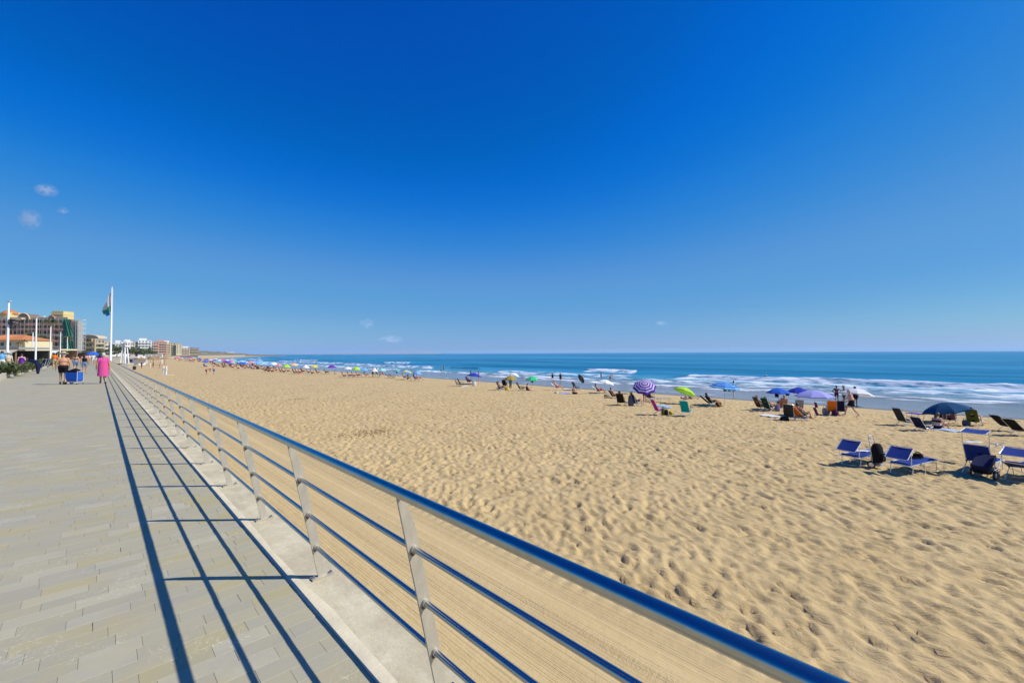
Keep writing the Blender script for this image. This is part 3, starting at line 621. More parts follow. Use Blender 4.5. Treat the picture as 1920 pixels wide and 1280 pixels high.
# ---------------------------------------------------------------- people
def tapered(b, p, q, r0, r1, n=10):
    p, q = Vector(p), Vector(q); d = (q - p); L = d.length; d.normalize(); pts = []; rs = []
    for f in (-1, -.7, -.3): pts.append(p + d * r0 * f); rs.append(r0 * math.sqrt(max(0.02, 1 - f * f)))
    pts.append(p); rs.append(r0); pts.append(p.lerp(q, .35)); rs.append((r0 * .62 + r1 * .38) * 1.03); pts.append(q); rs.append(r1)
    for f in (.3, .7, 1): pts.append(q + d * r1 * f); rs.append(r1 * math.sqrt(max(0.02, 1 - f * f)))
    b.tube(pts, rs, n)
def frame(up, side):
    up = Vector(up).normalized(); side = Vector(side); side = (side - up * side.dot(up)).normalized(); f = up.cross(side); return Matrix((side, f, up)).transposed()
BONES = {}
def body(name, J, build=1.0, voxel=0.017, ratio=0.25, fingers=True):
    """one continuous body grown over overlapping forms: J holds joints for the right side r*, the left side l* and the spine"""
    b = MB(); V = {k: Vector(v) for k, v in J.items()}; side = V['rs'] - V['ls']; hs = V['rh'] - V['lh']; w = build
    up = V['neck'] - V['pel']
    b.ball(V['pel'], (.172 * w, .122 * w, .125), 14, 10, frame(V['waist'] - V['pel'], hs)); b.ball(V['waist'], (.148 * w, .108 * w * w, .145), 14, 10, frame(V['chest'] - V['pel'], side + hs))
    b.ball(V['chest'], (.172 * w, .118 * w, .165), 14, 10, frame(V['neck'] - V['waist'], side)); tapered(b, V['rs'], V['ls'], .062, .062)
    tapered(b, V['chest'].lerp(V['neck'], .55), V['neck'], .085, .056); tapered(b, V['neck'], V['head'] - (V['head'] - V['neck']).normalized() * .06, .056, .052)
    hd = frame(V.get('hup', (V['head'] - V['neck']).normalized()), side); h = V['head']
    b.ball(h + hd @ Vector((0, 0, .03)), (.078, .098, .095), 14, 10, hd); b.ball(h + hd @ Vector((0, .02, -.045)), (.060, .074, .075), 12, 8, hd)
    b.ball(h + hd @ Vector((0, .102, -.012)), (.016, .024, .026), 8, 6, hd); b.ball(h + hd @ Vector((0, .085, -.085)), (.03, .022, .022), 8, 6, hd)
    for s in (-1, 1): b.ball(h + hd @ Vector((s * .080, -.01, -.005)), (.014, .022, .034), 8, 6, hd)
    for k, s in (('r', 1), ('l', -1)):
        tapered(b, V[k + 's'], V[k + 'e'], .054 * w, .042); tapered(b, V[k + 'e'], V[k + 'w'], .043, .029)
        f = (V[k + 'w'] - V[k + 'e']).normalized(); lat = f.cross(Vector(J.get(k + 'palm', side if True else side))).normalized(); nrm = lat.cross(f)
        Mh = Matrix((lat, nrm, f)).transposed(); wv = V[k + 'w']
        b.ball(wv + f * .055, (.042, .018, .055), 10, 8, Mh)
        if fingers:
            for i, (o_, ln) in enumerate(((-.030, .066), (-.010, .076), (.011, .072), (.031, .056))):
                p0 = wv + f * .088 + lat * o_; p1 = p0 + f * ln * .5 + nrm * .006; p2 = p1 + f * ln * .45 + nrm * .020
                b.tube([p0, p1, p2], [.0105, .0095, .007], 6)
            p0 = wv + f * .03 - lat * .035; p1 = p0 + f * .03 - lat * .025 + nrm * .01; b.tube([p0, p1, p1 + f * .032 - lat * .004], [.012, .011, .008], 6)
        tapered(b, V[k + 'h'], V[k + 'k'], .088 * w, .055); tapered(b, V[k + 'k'], V[k + 'a'], .056, .036)
        cm = V[k + 'k'].lerp(V[k + 'a'], .32); back = (V[k + 'k'] - V[k + 'a']).cross(hs).normalized(); b.ball(cm - back * -.014, (.05, .05, .11), 10, 8, frame(V[k + 'k'] - V[k + 'a'], hs))
        fd = (V[k + 't'] - V[k + 'a']); tapered(b, V[k + 'a'] - fd.normalized() * .03 - Vector((0, 0, .012)), V[k + 't'], .037, .027)
        b.ball(V[k + 't'].lerp(V[k + 'a'], .2), (.043, .06, .022), 8, 6, frame((V[k + 'k'] - V[k + 'a']), hs))
        tapered(b, V['pel'].lerp(V[k + 'h'], .6), V[k + 'h'], .10 * w, .09 * w)
    ob = bpy.data.objects.new('tmp', b.mesh('tmp', [], False)); COL.objects.link(ob)
    m = ob.modifiers.new('r', 'REMESH'); m.mode = 'VOXEL'; m.voxel_size = voxel; m = ob.modifiers.new('s', 'SMOOTH'); m.factor = .5; m.iterations = 2
    if ratio < 1: m = ob.modifiers.new('d', 'DECIMATE'); m.ratio = ratio
    dg = bpy.context.evaluated_depsgraph_get(); me = bpy.data.meshes.new_from_object(ob.evaluated_get(dg)); bpy.data.objects.remove(ob); me.name = name
    me.polygons.foreach_set('use_smooth', [True] * len(me.polygons)); me.materials.clear()
    # nearest bone of every vertex, and how far along it
    segs = [('pel', 'pel', 'waist'), ('tor', 'waist', 'chest'), ('che', 'chest', 'neck'), ('head', 'neck', 'head'), ('head', 'head', 'head'), ('sho', 'rs', 'ls')]
    for k in 'rl': segs += [(k + 'ua', k + 's', k + 'e'), (k + 'fa', k + 'e', k + 'w'), (k + 'th', k + 'h', k + 'k'), (k + 'ca', k + 'k', k + 'a'), (k + 'ft', k + 'a', k + 't'), ('pel', 'pel', k + 'h')]
    co = np.empty(len(me.vertices) * 3); me.vertices.foreach_get('co', co); co = co.reshape(-1, 3); best = np.full(len(co), 9.); tagv = np.zeros(len(co), int); par = np.zeros(len(co))
    rad = {'pel': .15, 'tor': .15, 'che': .15, 'head': .1, 'sho': .08}
    for i, (nm, a, c) in enumerate(segs):
        A = np.array(V[a]); D = np.array(V[c]) - A; L2 = max(D @ D, 1e-6); tt = np.clip(((co - A) @ D) / L2, 0, 1); d = np.linalg.norm(co - A - tt[:, None] * D, axis=1) - rad.get(nm, .06 if nm[1:] in ('th',) else .04)
        q = d < best; best[q] = d[q]; tagv[q] = i; par[q] = tt[q]
    BONES[name] = (me, co, np.array([s[0] for s in segs])[tagv], par, V, hd); return me
WEAR = {}
def wear(bname, kind):
    """clothes and hair: the body's own surface over a region, lifted off the skin"""
    if (bname, kind) in WEAR: return WEAR[(bname, kind)]
    me, co, tg, par, V, hd = BONES[bname]; limb = np.array([s[1:] for s in tg]); sp = np.isin(tg, ['pel']); up = (V['neck'] - V['pel']).normalized()
    ht = (co - np.array(V['pel'])) @ np.array(up); lift = 0.010
    if kind == 'shorts': sel = (sp & (ht < .10)) | ((limb == 'th') & (par < .62)); lift = .016
    elif kind == 'briefs': sel = (sp & (ht < .075)) | ((limb == 'th') & (par < .10)); lift = .007
    elif kind == 'bra': sel = np.isin(tg, ['tor', 'che', 'sho']) & (np.abs((co - np.array(V['chest'])) @ np.array(up) + .005) < .055); lift = .010
    elif kind == 'top': sel = np.isin(tg, ['tor', 'che', 'sho', 'pel']) & (ht > .02) | ((limb == 'ua') & (par < .55)); lift = .013
    elif kind == 'vest': sel = np.isin(tg, ['tor', 'che', 'pel']) & (ht > .04) & (ht < .46); lift = .010
    elif kind == 'suit': sel = np.isin(tg, ['tor', 'che', 'pel']) & (ht < .40) | ((limb == 'th') & (par < .06)); lift = .007
    elif kind == 'trousers': sel = (sp & (ht < .10)) | (limb == 'th') | ((limb == 'ca') & (par < .92)); lift = .014
    elif kind == 'shoes': sel = (limb == 'ft') | ((limb == 'ca') & (par > .97)); lift = .008
    else:
        loc = (co - np.array(V['head'])) @ np.array(hd); z = loc[:, 2]; y = loc[:, 1]; isH = tg == 'head'
        if kind == 'hair': sel = isH & ((z > .075) | ((y < .01 + .45 * z) & (z > -.075))); lift = .014
        else: sel = isH & (z > .045); lift = .012
    bm = bmesh.new(); bm.from_mesh(me); bm.verts.ensure_lookup_table()
    bmesh.ops.delete(bm, geom=[f for f in bm.faces if sum(sel[v.index] for v in f.verts) * 2 < len(f.verts)], context='FACES')
    bm.normal_update()
    for v in bm.verts: v.co += v.normal * lift
    out = bmesh.ops.extrude_face_region(bm, geom=bm.faces[:]) if False else None
    m2 = bpy.data.meshes.new(kind); bm.to_mesh(m2); bm.free(); m2.materials.clear(); m2.polygons.foreach_set('use_smooth', [True] * len(m2.polygons))
    WEAR[(bname, kind)] = m2; return m2
def mir(d, **kw):
    out = dict(d)
    for k in list(d):
        if k[0] == 'r' and 'l' + k[1:] not in out: out['l' + k[1:]] = (-d[k][0], d[k][1], d[k][2])
    return out
TORSO = dict(pel=(0, 0, .95), waist=(0, .005, 1.10), chest=(0, 0, 1.28), neck=(0, -.01, 1.475), head=(0, .025, 1.615), rs=(.175, -.01, 1.405), rh=(.09, 0, .90))
ARMS = dict(re=(.235, -.03, 1.13), rw=(.255, .05, .89)); LEGS = dict(rk=(.10, .015, .49), ra=(.105, -.02, .085), rt=(.125, .13, .03))
POSE = {
 'stand': mir({**TORSO, **ARMS, **LEGS}),
 'akimbo': mir({**TORSO, 're': (.38, -.10, 1.17), 'rw': (.21, .03, 1.02), **LEGS, 'ra': (.14, -.02, .085), 'rt': (.17, .12, .03)}),
 'walk': {**mir({**TORSO, 're': (.235, -.12, 1.14), 'rw': (.24, -.14, .90), 'rk': (.09, .19, .52), 'ra': (.09, .25, .10), 'rt': (.10, .39, .06)}), 'le': (-.235, .03, 1.14), 'lw': (-.235, .18, .93), 'lk': (-.09, -.03, .49), 'la': (-.09, -.30, .15), 'lt': (-.09, -.20, .035)},
 'stride': {**mir({**TORSO, 'chest': (0, .05, 1.27), 'neck': (0, .07, 1.46), 'head': (0, .12, 1.60), 'rs': (.175, .06, 1.39), 're': (.22, .18, 1.14), 'rw': (.20, .38, 1.02), 'rk': (.10, .24, .53), 'ra': (.10, .34, .10), 'rt': (.11, .48, .06)}), 'le': (-.23, .05, 1.13), 'lw': (-.23, .26, .98), 'lk': (-.10, -.08, .48), 'la': (-.10, -.36, .12), 'lt': (-.10, -.25, .035)},
 'pull': {**mir({**TORSO, 're': (.26, -.05, 1.13), 'rw': (.28, -.06, .87), 'rk': (.095, .02, .49), 'ra': (.10, -.14, .10), 'rt': (.11, 0, .03)}), 'le': (-.27, -.02, 1.13), 'lw': (-.29, .06, .88), 'lk': (-.10, .16, .52), 'la': (-.105, .14, .12), 'lt': (-.12, .28, .05)},
 'chair': mir(dict(pel=(0, -.10, .36), waist=(0, -.17, .50), chest=(0, -.28, .66), neck=(0, -.39, .82), head=(0, -.40, .96), hup=(0, -.12, 1), rs=(.175, -.36, .76), rh=(.09, -.06, .36), re=(.29, -.16, .56), rw=(.27, .10, .55), rk=(.12, .36, .50), ra=(.12, .62, .11), rt=(.13, .74, .08))),
 'lounge': mir(dict(pel=(0, -.08, .43), waist=(0, -.22, .52), chest=(0, -.38, .63), neck=(0, -.53, .76), head=(0, -.62, .87), hup=(0, -.6, .8), rs=(.175, -.50, .71), rh=(.09, -.05, .43), re=(.28, -.28, .50), rw=(.24, -.04, .50), rk=(.11, .40, .52), ra=(.10, .80, .40), rt=(.11, .86, .50))),
 'sit': mir(dict(pel=(0, 0, .12), waist=(0, -.02, .27), chest=(0, .01, .44), neck=(0, .04, .62), head=(0, .09, .75), rs=(.175, .03, .55), rh=(.09, .02, .11), re=(.25, .17, .34), rw=(.17, .38, .34), rk=(.14, .42, .36), ra=(.12, .62, .07), rt=(.13, .75, .04))),
 'sitflat': mir(dict(pel=(0, 0, .12), waist=(0, -.03, .27), chest=(0, -.03, .44), neck=(0, 0, .62), head=(0, .03, .755), rs=(.175, -.02, .555), rh=(.09, .02, .11), re=(.26, .06, .33), rw=(.20, .28, .20), rk=(.10, .46, .13), ra=(.10, .86, .07), rt=(.12, .92, .17))),
 'lie': mir(dict(pel=(0, 0, .12), waist=(0, -.15, .125), chest=(0, -.32, .13), neck=(0, -.52, .12), head=(0, -.66, .13), hup=(0, -1, .1), rs=(.175, -.45, .11), rh=(.09, .04, .11), re=(.30, -.25, .06), rw=(.28, 0, .05), rk=(.11, .42, .20), ra=(.10, .80, .06), rt=(.12, .86, .16))),
 'lean': mir(dict(pel=(0, -.10, .90), waist=(0, -.02, 1.02), chest=(0, .12, 1.15), neck=(0, .27, 1.27), head=(0, .38, 1.36), hup=(0, .3, 1), rs=(.175, .22, 1.22), rh=(.10, -.08, .86), re=(.30, .34, .98), rw=(.28, .52, 1.05), rk=(.16, .02, .48), ra=(.20, -.06, .085), rt=(.23, .09, .03))),
 'bend': mir(dict(pel=(0, -.16, .88), waist=(0, -.04, 1.00), chest=(0, .14, 1.08), neck=(0, .34, 1.10), head=(0, .46, 1.05), hup=(0, 1, .2), rs=(.175, .28, 1.10), rh=(.09, -.14, .85), re=(.22, .40, .88), rw=(.18, .50, .66), rk=(.11, -.02, .46), ra=(.12, -.06, .085), rt=(.13, .09, .03))),
}
NEARB = {}
def get_body(pose, heavy=False, fine=False):
    k = pose + ('_heavy' if heavy else '') + ('_fine' if fine else '')
    if k not in BONES: body(k, POSE[pose], 1.22 if heavy else 1.0, 0.0105 if fine else 0.018, 0.22 if fine else 0.30)
    return k
SK = {'fair': skin('fair', (0.62, 0.38, 0.27)), 'tan': skin('tan', (0.47, 0.235, 0.125)), 'bronze': skin('bronze', (0.33, 0.15, 0.075)), 'pink': skin('pink', (0.66, 0.36, 0.26))}
HAIR = {'dark': mk('hair_dark', (0.018, 0.012, 0.008), .5), 'brown': mk('hair_brown', (0.07, 0.035, 0.015), .5), 'grey': mk('hair_grey', (0.42, 0.41, 0.39), .6), 'blond': mk('hair_blond', (0.36, 0.23, 0.09), .5), 'bald': None}
b = MB(); b.lathe([(.20, 0), (.195, .012), (.11, .018), (.098, .02), (.095, .09), (.085, .115), (.04, .125), (0, .122)], 20, sy=1.12); HATM = b.mesh('sun_hat', [])
b = MB(); b.lathe([(.088, -.03), (.09, .03), (.075, .075), (.04, .098), (0, .104)], 14, sy=1.15); b.box((0, .14, -.012), (.13, .12, .012)); CAPM = b.mesh('cap', [])
b = MB()
for s in (-1, 1): b.ball((s * .031, .088, .012), (.013, .01, .008), 6, 5)
b.box((0, .093, -.055), (.042, .008, .009)); FACEM = b.mesh('eyes_and_mouth', [])
FACEC = mk('eye_dark', (0.05, 0.02, 0.018), .4)
def person(loc, ang, pose, sk, wears, hair, label, hat=None, heavy=False, fine=False, scale=1.0, group=None, longhair=False):
    k = get_body(pose, heavy, fine); t = thing('person', label, 'person', loc, face(ang), group, scale); me, co, tg, par, V, hd = BONES[k]
    link('body', me, t, SK[sk])
    for kind, m in wears.items(): link({'bra': 'bikini_top', 'briefs': 'swim_briefs', 'suit': 'swimsuit', 'top': 'shirt'}.get(kind, kind), wear(k, kind), t, m)
    M = Matrix.Translation(V['head']) @ hd.to_4x4()
    if HAIR.get(hair): link('hair', wear(k, 'hair'), t, HAIR[hair])
    if longhair:
        o = link('ponytail', PONY, t, HAIR[hair]); o.matrix_local = M
    f = link('face', FACEM, t, FACEC); f.matrix_local = M
    if hat:
        o = link('sun_hat' if hat[0] == 'hat' else 'cap', HATM if hat[0] == 'hat' else CAPM, t, hat[1]); o.matrix_local = M @ Matrix.Translation((0, -.005, .07)) 
    return t
b = MB(); b.tube([(0, -.07, .06), (0, -.12, -.02), (0, -.115, -.14), (0, -.10, -.24)], [.05, .055, .045, .012], 8); PONY = b.mesh('ponytail', [])
# ---------------------------------------------------------------- cloth lying about
def towel(loc, ang, sx, sy, mat, label, group=None, seed=0):
    b = MB(); n = 10; vs = []; fs = []
    for l in (0, 1):
        for i in range(n + 1):
            for j in range(n + 1):
                x = (i / n - .5) * sx; y = (j / n - .5) * sy; z = .03 + .035 * float(fbm(np.array([x * 3 + seed]), np.array([y * 3.]), 5)[0]) + .02 * math.sin(x * 9 + y * 4 + seed) * .5
                vs.append((x + .03 * math.sin(y * 5 + seed), y + .03 * math.sin(x * 6), z - l * .012))
    K = (n + 1) ** 2
    for i in range(n):
        for j in range(n):
            a = i * (n + 1) + j; fs += [(a, a + n + 1, a + n + 2, a + 1), (K + a + 1, K + a + n + 2, K + a + n + 1, K + a)]
    for i in range(n):
        for a, c in ((i, i + 1), (i * (n + 1), (i + 1) * (n + 1)), (n * (n + 1) + i, n * (n + 1) + i + 1), (i * (n + 1) + n, (i + 1) * (n + 1) + n)): fs.append((a, c, K + c, K + a))
    b.add(vs, fs); o = link('beach_towel', b.mesh('beach_towel', [mat]), None, None, loc, (0, 0, face(ang))); return tag(o, label, 'towel', group)
def bag(loc, ang, d, mat, label, group=None):
    t = thing('beach_bag', label, 'bag', loc, face(ang), group); x, y, z = d
    b = MB(); vs = []; n = 14; prof = [(.80, 0), (1.0, .12), (1.04, .4), (.96, .8), (.80, 1.0)]
    b.lathe([(0, 0)] + [(r * .5, h * z) for r, h in prof] + [(0, z * 1.02)], n, sx=x, sy=y); link('bag_body', b.mesh('bag_body', []), t, mat)
    for s in (-1, 1):
        b = MB(); b.tube([(-x * .22, s * y * .36, z * .9), (-x * .16, s * y * .3, z * 1.35), (x * .16, s * y * .3, z * 1.35), (x * .22, s * y * .36, z * .9)], .012, 6); link('strap', b.mesh('strap', []), t, mat)
    return t
def wheel(parent, loc, r, wd=.04, name='wheel'):
    b = MB(); b.tube([(-wd / 2, 0, 0), (wd / 2, 0, 0)], r * .55, 12); h = link(name, b.mesh(name, []), parent, ALU, loc)
    b = MB(); vs = []; fs = []; n, m_ = 18, 6
    for i in range(n):
        a = 2 * math.pi * i / n
        for j in range(m_):
            g = 2 * math.pi * j / m_; rr = r * .82 + r * .18 * math.cos(g); vs.append((wd / 2 * math.sin(g) * 1.15, rr * math.cos(a), rr * math.sin(a)))
    for i in range(n):
        for j in range(m_): fs.append((i * m_ + j, i * m_ + (j + 1) % m_, ((i + 1) % n) * m_ + (j + 1) % m_, ((i + 1) % n) * m_ + j))
    b.add(vs, fs); link('tyre', b.mesh('tyre', []), h, BLACKP); return h
# ================================================================== THE BEACH, RIGHT TO LEFT
CB = {k: cloth(k, c) for k, c in dict(royal=(0.025, 0.05, 0.42), lounger_blue=(0.020, 0.054, 0.27), violet=(0.10, 0.035, 0.36), lavender=(0.36, 0.37, 0.74), navy=(0.012, 0.018, 0.07), petrol=(0.005, 0.07, 0.17),
      black=(0.014, 0.013, 0.015), charcoal=(0.04, 0.04, 0.045), slate=(0.12, 0.13, 0.20), white=(0.78, 0.78, 0.76), cream=(0.66, 0.62, 0.46), lime=(0.42, 0.72, 0.06), green=(0.06, 0.56, 0.26), darkgreen=(0.012, 0.07, 0.045),
      olive=(0.36, 0.29, 0.07), moss=(0.10, 0.15, 0.02), turquoise=(0.0, 0.38, 0.40), teal=(0.12, 0.46, 0.47), aqua=(0.30, 0.68, 0.72), sky=(0.18, 0.47, 0.78), lilac=(0.62, 0.53, 0.72), pale_blue=(0.42, 0.60, 0.80), blue=(0.03, 0.14, 0.60), red=(0.55, 0.03, 0.035), pink=(0.74, 0.10, 0.33),
      rose=(0.70, 0.30, 0.34), mauve=(0.28, 0.13, 0.20), plum=(0.13, 0.025, 0.10), orange=(0.78, 0.22, 0.02), peach=(0.78, 0.52, 0.28), yellow=(0.76, 0.62, 0.05), brown=(0.13, 0.06, 0.025), denim=(0.16, 0.27, 0.46), purple=(0.17, 0.03, 0.42), magenta=(0.52, 0.03, 0.28), grey=(0.32, 0.33, 0.34), dusk=(0.20, 0.17, 0.33), beige=(0.50, 0.40, 0.26), straw=(0.62, 0.52, 0.30)).items()}
def PG(px, py, dz=0.0): p = G(px, py); p.z += dz; return p
def par(px0, px1, ytop, yrim, bx, by, kind, mats, label, group='parasols on the beach', tilt=0, tdir=0, ribs=False):
    """size a parasol from how wide and how high it stands over its foot"""
    p = PG(bx, by); k = ppm(p); Rr = (px1 - px0) / k / 2; top = max((by - ytop) / k, 1.2); hc = max((yrim - ytop) / k * 0.9, Rr * .22) if not tilt else Rr * .42
    mats = [CB[m] for m in (mats if isinstance(mats, (list, tuple)) else [mats])]
    return parasol(p, Rr, top, hc, kind, mats, label, group, tilt, tdir, ribs)
# --- blue loungers, front right
LB = CB['lounger_blue']
lounger(PG(1619, 868), 64, LB, 'blue lounger with white hood frame, farthest left, behind the black trolley')
lounger(PG(1713, 884), 64, LB, 'blue lounger with dark cap and clothes on it, right of the black trolley')
lounger(PG(1842, 884), 60, LB, 'blue lounger with its back raised and a violet hood above', raised=62, hood_tilt=8, hood_h=0.50)
lounger(PG(1925, 897), 62, LB, 'blue lounger cut off by the right edge of the photo', raised=20, hood_tilt=20)
o = towel(PG(1826, 868, 0.70), 60, .38, .30, CB['white'], 'white and blue cloth hung under the violet hood')
o = towel(PG(1709, 879, 0.36), 70, .46, .34, CB['black'], 'dark clothes lying on the blue lounger right of the trolley')
o = bag(PG(1722, 880, 0.39), 30, (.26, .22, .13), CB['black'], 'small black cap like bag on the blue lounger')
o = towel(PG(1614, 866, 0.36), 50, .42, .30, CB['white'], 'white and blue cloth lying on the farthest left lounger')
# upright black bag trolley
def trolley(loc, ang, label):
    t = thing('bag_trolley', label, 'trolley', loc, face(ang))
    b = MB(); b.tube([(-.19, .02, .10), (-.19, -.06, .72), (-.17, -.10, .98), (-.12, -.115, 1.04), (.12, -.115, 1.04), (.17, -.10, .98), (.19, -.06, .72), (.19, .02, .10)], .013, 8); b.tube([(-.18, -.08, .86), (.18, -.08, .86)], .010, 6); link('handle_frame', b.mesh('handle_frame', []), t, ALU)
    b = MB(); b.lathe([(0, .0), (.17, .02), (.215, .10), (.225, .34), (.20, .52), (.13, .63), (0, .66)], 16, (0, .06, .16), sy=.72); link('bag_body', b.mesh('bag_body', []), t, CB['black'])
    b = MB(); b.box((0, .23, .38), (.24, .06, .26), top=.85); link('front_pocket', b.mesh('front_pocket', []), t, CB['black'])
    b = MB(); b.box((0, .10, .12), (.36, .26, .02)); link('toe_plate', b.mesh('toe_plate', []), t, ALU)
    for s in (-1, 1): wheel(t, (s * .235, -.02, .12), .125, .05)
    return t
trolley(PG(1641, 876), 150, 'black bag trolley with steel handle between two blue loungers')
def cart(loc, ang, label):
    t = thing('beach_cart', label, 'cart', loc, face(ang))
    b = MB(); b.tube([(-.2, -.35, .22), (-.2, .25, .30), (-.15, .85, .86), (-.12, .90, .90), (.12, .90, .90), (.15, .85, .86), (.2, .25, .30), (.2, -.35, .22)], .012, 7); link('handle_frame', b.mesh('handle_frame', []), t, ALU)
    b = MB(); b.tube([(0, .86, .86), (0, .93, .92)], .03, 8); link('grip', b.mesh('grip', []), t, WHITEP)
    b = MB(); b.sheet((-.2, -.55, .34), (.2, -.55, .34), (.2, .05, .62), (-.2, .05, .62), .16, .02); link('folded_seat', b.mesh('folded_seat', []), t, CB['navy'])
    b = MB(); b.sheet((-.19, -.45, .20), (.19, -.45, .20), (.19, .2, .26), (-.19, .2, .26), .08, .02); link('base_panel', b.mesh('base_panel', []), t, CB['black'])
    for s in (-1, 1): wheel(t, (s * .25, -.30, .13), .135, .05)
    for s in (-1, 1): wheel(t, (s * .17, .28, .09), .09, .04)
    for s in (-1, 1):
        b = MB(); b.tube([(s * .2, -.3, .13), (s * .19, .0, .5)], .011, 6); link('brace', b.mesh('brace', []), t, ALU)
    return t
cart(PG(1851, 893), 62, 'dark folded beach cart with wheels behind the raised blue lounger')
# --- navy parasol group
par(1736, 1808, 754, 771, 1775, 795, 'plain', 'petrol', 'dark petrol blue parasol at the right, tilted over three sitters', tilt=12, tdir=-60, ribs=True)
chair(PG(1698, 797), 85, 'tall', CB['charcoal'], STEELP, 'dark high backed chair, empty, left of the petrol parasol', head=True)
def table(loc, ang, w, d, h, mat, label, group=None):
    t = thing('folding_table', label, 'table', loc, face(ang), group)
    b = MB(); b.box((0, 0, h), (w, d, .025)); link('tabletop', b.mesh('tabletop', []), t, mat)
    for sx in (-1, 1):
        for sy in (-1, 1):
            b = MB(); b.tube([(sx * w * .42, sy * d * .42, h - .01), (sx * w * .40, -sy * d * .1 + sy * d * .42, 0)], .011, 6); link('leg', b.mesh('leg', []), t, STEELP)
    return t
table(PG(1716, 791), 80, .82, .5, .52, CB['royal'], 'small blue folding table behind the empty dark chair')
t = chair(PG(1733, 807), 80, 'low', CB['navy'], ALU, 'low navy mat chair in front of the sitting woman')
towel(PG(1768, 806), 80, 1.5, .62, CB['pale_blue'], 'pale blue mat under the woman sitting by the petrol parasol')
person(PG(1756, 804), 82, 'sit', 'fair', {'bra': CB['black'], 'briefs': CB['navy']}, 'brown', 'woman in dark bikini sitting on a pale blue mat left of the petrol parasol', heavy=True, longhair=True)
CHO = 'beach chairs with people'
def seated(px, py, ang, kind, mat, label, plabel, sk='tan', wears=None, hair='dark', hat=None, frame=STEELP, heavy=False, dz=0):
    p = PG(px, py); c = chair(p, ang, kind, CB[mat], frame, label, CHO)
    person(PG(px, py, dz if kind != 'low' else -.08), ang, 'chair', sk, {k: CB[v] for k, v in (wears or {'shorts': 'navy'}).items()}, hair, plabel, hat=hat, heavy=heavy)
seated(1782, 794, 55, 'tall', 'mauve', 'mauve chair under the petrol parasol', 'person with dark cap in the mauve chair under the petrol parasol', 'fair', {'shorts': 'navy', 'vest': 'white'}, 'grey', ('cap', CB['black']))
seated(1765, 790, 60, 'upright', 'pale_blue', 'pale blue chair half hidden by the petrol parasol', 'person half hidden behind the petrol parasol in a pale blue chair', 'tan', {'suit': 'navy'}, 'dark')
seated(1828, 798, 62, 'tall', 'moss', 'moss green chair right of the petrol parasol', 'person with dark hair in the moss green chair', 'fair', {'suit': 'black'}, 'dark')
towel(PG(1846, 797, .10), 130, .5, .25, CB['orange'], 'orange towel by the feet of the green chair sitter')
bag(PG(1812, 797), 0, (.42, .3, .3), CB['slate'], 'grey bag beside the moss green chair')
chair(PG(1893, 808), 86, 'laid', CB['black'], ALU, 'black padded recliner near the right edge, left of a pair', head=True)
chair(PG(1917, 817), 80, 'laid', CB['black'], ALU, 'black padded recliner at the very right edge, nearer of a pair', head=True)
# --- man striding, white parasol, two women at the water
person(PG(1597, 780), -62, 'stride', 'pink', {'shorts': CB['black']}, 'grey', 'heavy bare chested man in black shorts striding along the sand', heavy=True, fine=True, scale=1.02)
par(1575, 1629, 728, 741, 1606, 762, 'plain', 'white', 'large white parasol behind the striding man', tilt=10, tdir=60, ribs=True)
person(PG(1569, 755), 20, 'akimbo', 'bronze', {'bra': CB['plum'], 'briefs': CB['plum']}, 'dark', 'tanned woman in plum bikini with hands on hips at the water edge', scale=.97)
person(PG(1583, 757), -70, 'stand', 'bronze', {'bra': CB['black'], 'shorts': CB['brown']}, 'dark', 'tanned woman with a pale hat beside the one with hands on hips', hat=('hat', CB['straw']), scale=.97)
person(PG(1604, 762), 10, 'stand', 'tan', {'top': CB['darkgreen'], 'shorts': CB['black']}, 'dark', 'person in dark green shirt standing under the white parasol')
chair(PG(1560, 777), 35, 'tall', CB['orange'], STEELP, 'bright orange chair left of the striding man')
chair(PG(1576, 777), 40, 'tall', CB['navy'], STEELP, 'navy chair between the orange chair and the striding man')
bag(PG(1549, 776), 0, (.5, .34, .42), CB['grey'], 'grey rounded bag left of the orange chair'); bag(PG(1566, 778), 0, (.45, .3, .3), CB['plum'], 'dark red bag in the shade below the orange chair')
# --- lavender parasol group
par(1495, 1560, 731, 744, 1528, 781, 'plain', 'lavender', 'wide lavender parasol with dark towels hung on its pole', ribs=True)
p = PG(1528, 781); b = MB()
b.sheet((-.03, 0, .95), (.10, .03, .93), (.20, .05, .62), (.02, .02, .58), .03, .03); b.sheet((-.12, 0, .60), (.05, .02, .58), (.24, .03, .12), (.10, 0, .05), .03, .03)
o = link('hanging_towel', b.mesh('hanging_towel', [CB['plum']]), None, None, p, (0, 0, face(20))); tag(o, 'dark violet towels hanging from the lavender parasol pole', 'towel')
par(1438, 1478, 727, 737, 1460, 768, 'plain', 'blue', 'bright blue parasol left of two other blue ones', ribs=True)
par(1477, 1517, 726, 736, 1498, 764, 'plain', 'royal', 'deep blue parasol half behind the lavender parasol', ribs=True)
def hung(px, py, by, mat, label, dx=0):
    p = PG(px, by); k = ppm(p); p.z += (by - py) / k - .14; bag(p, 20, (.26, .2, .28), CB[mat], label)
hung(1457, 741, 768, 'navy', 'navy bag hung below the bright blue parasol'); hung(1498, 739, 764, 'brown', 'brown bag hung below the deep blue parasol'); hung(1477, 738, 766, 'black', 'black bag hung at the rim of the bright blue parasol')
seated(1428, 769, 78, 'tall', 'brown', 'dark brown chair, leftmost below the blue parasols', 'person silhouetted in the dark brown chair below the blue parasols', 'bronze', {'shorts': 'black'})
seated(1442, 771, 66, 'tall', 'darkgreen', 'dark green chair beside the dark brown one', 'person with dark hair in the dark green chair', 'bronze', {'suit': 'black'})
seated(1466, 769, 8, 'upright', 'orange', 'low chair hidden behind a broad tanned back', 'broad tanned person seen from behind below the bright blue parasol', 'tan', {'shorts': 'black'}, 'bald', heavy=True, dz=.1)
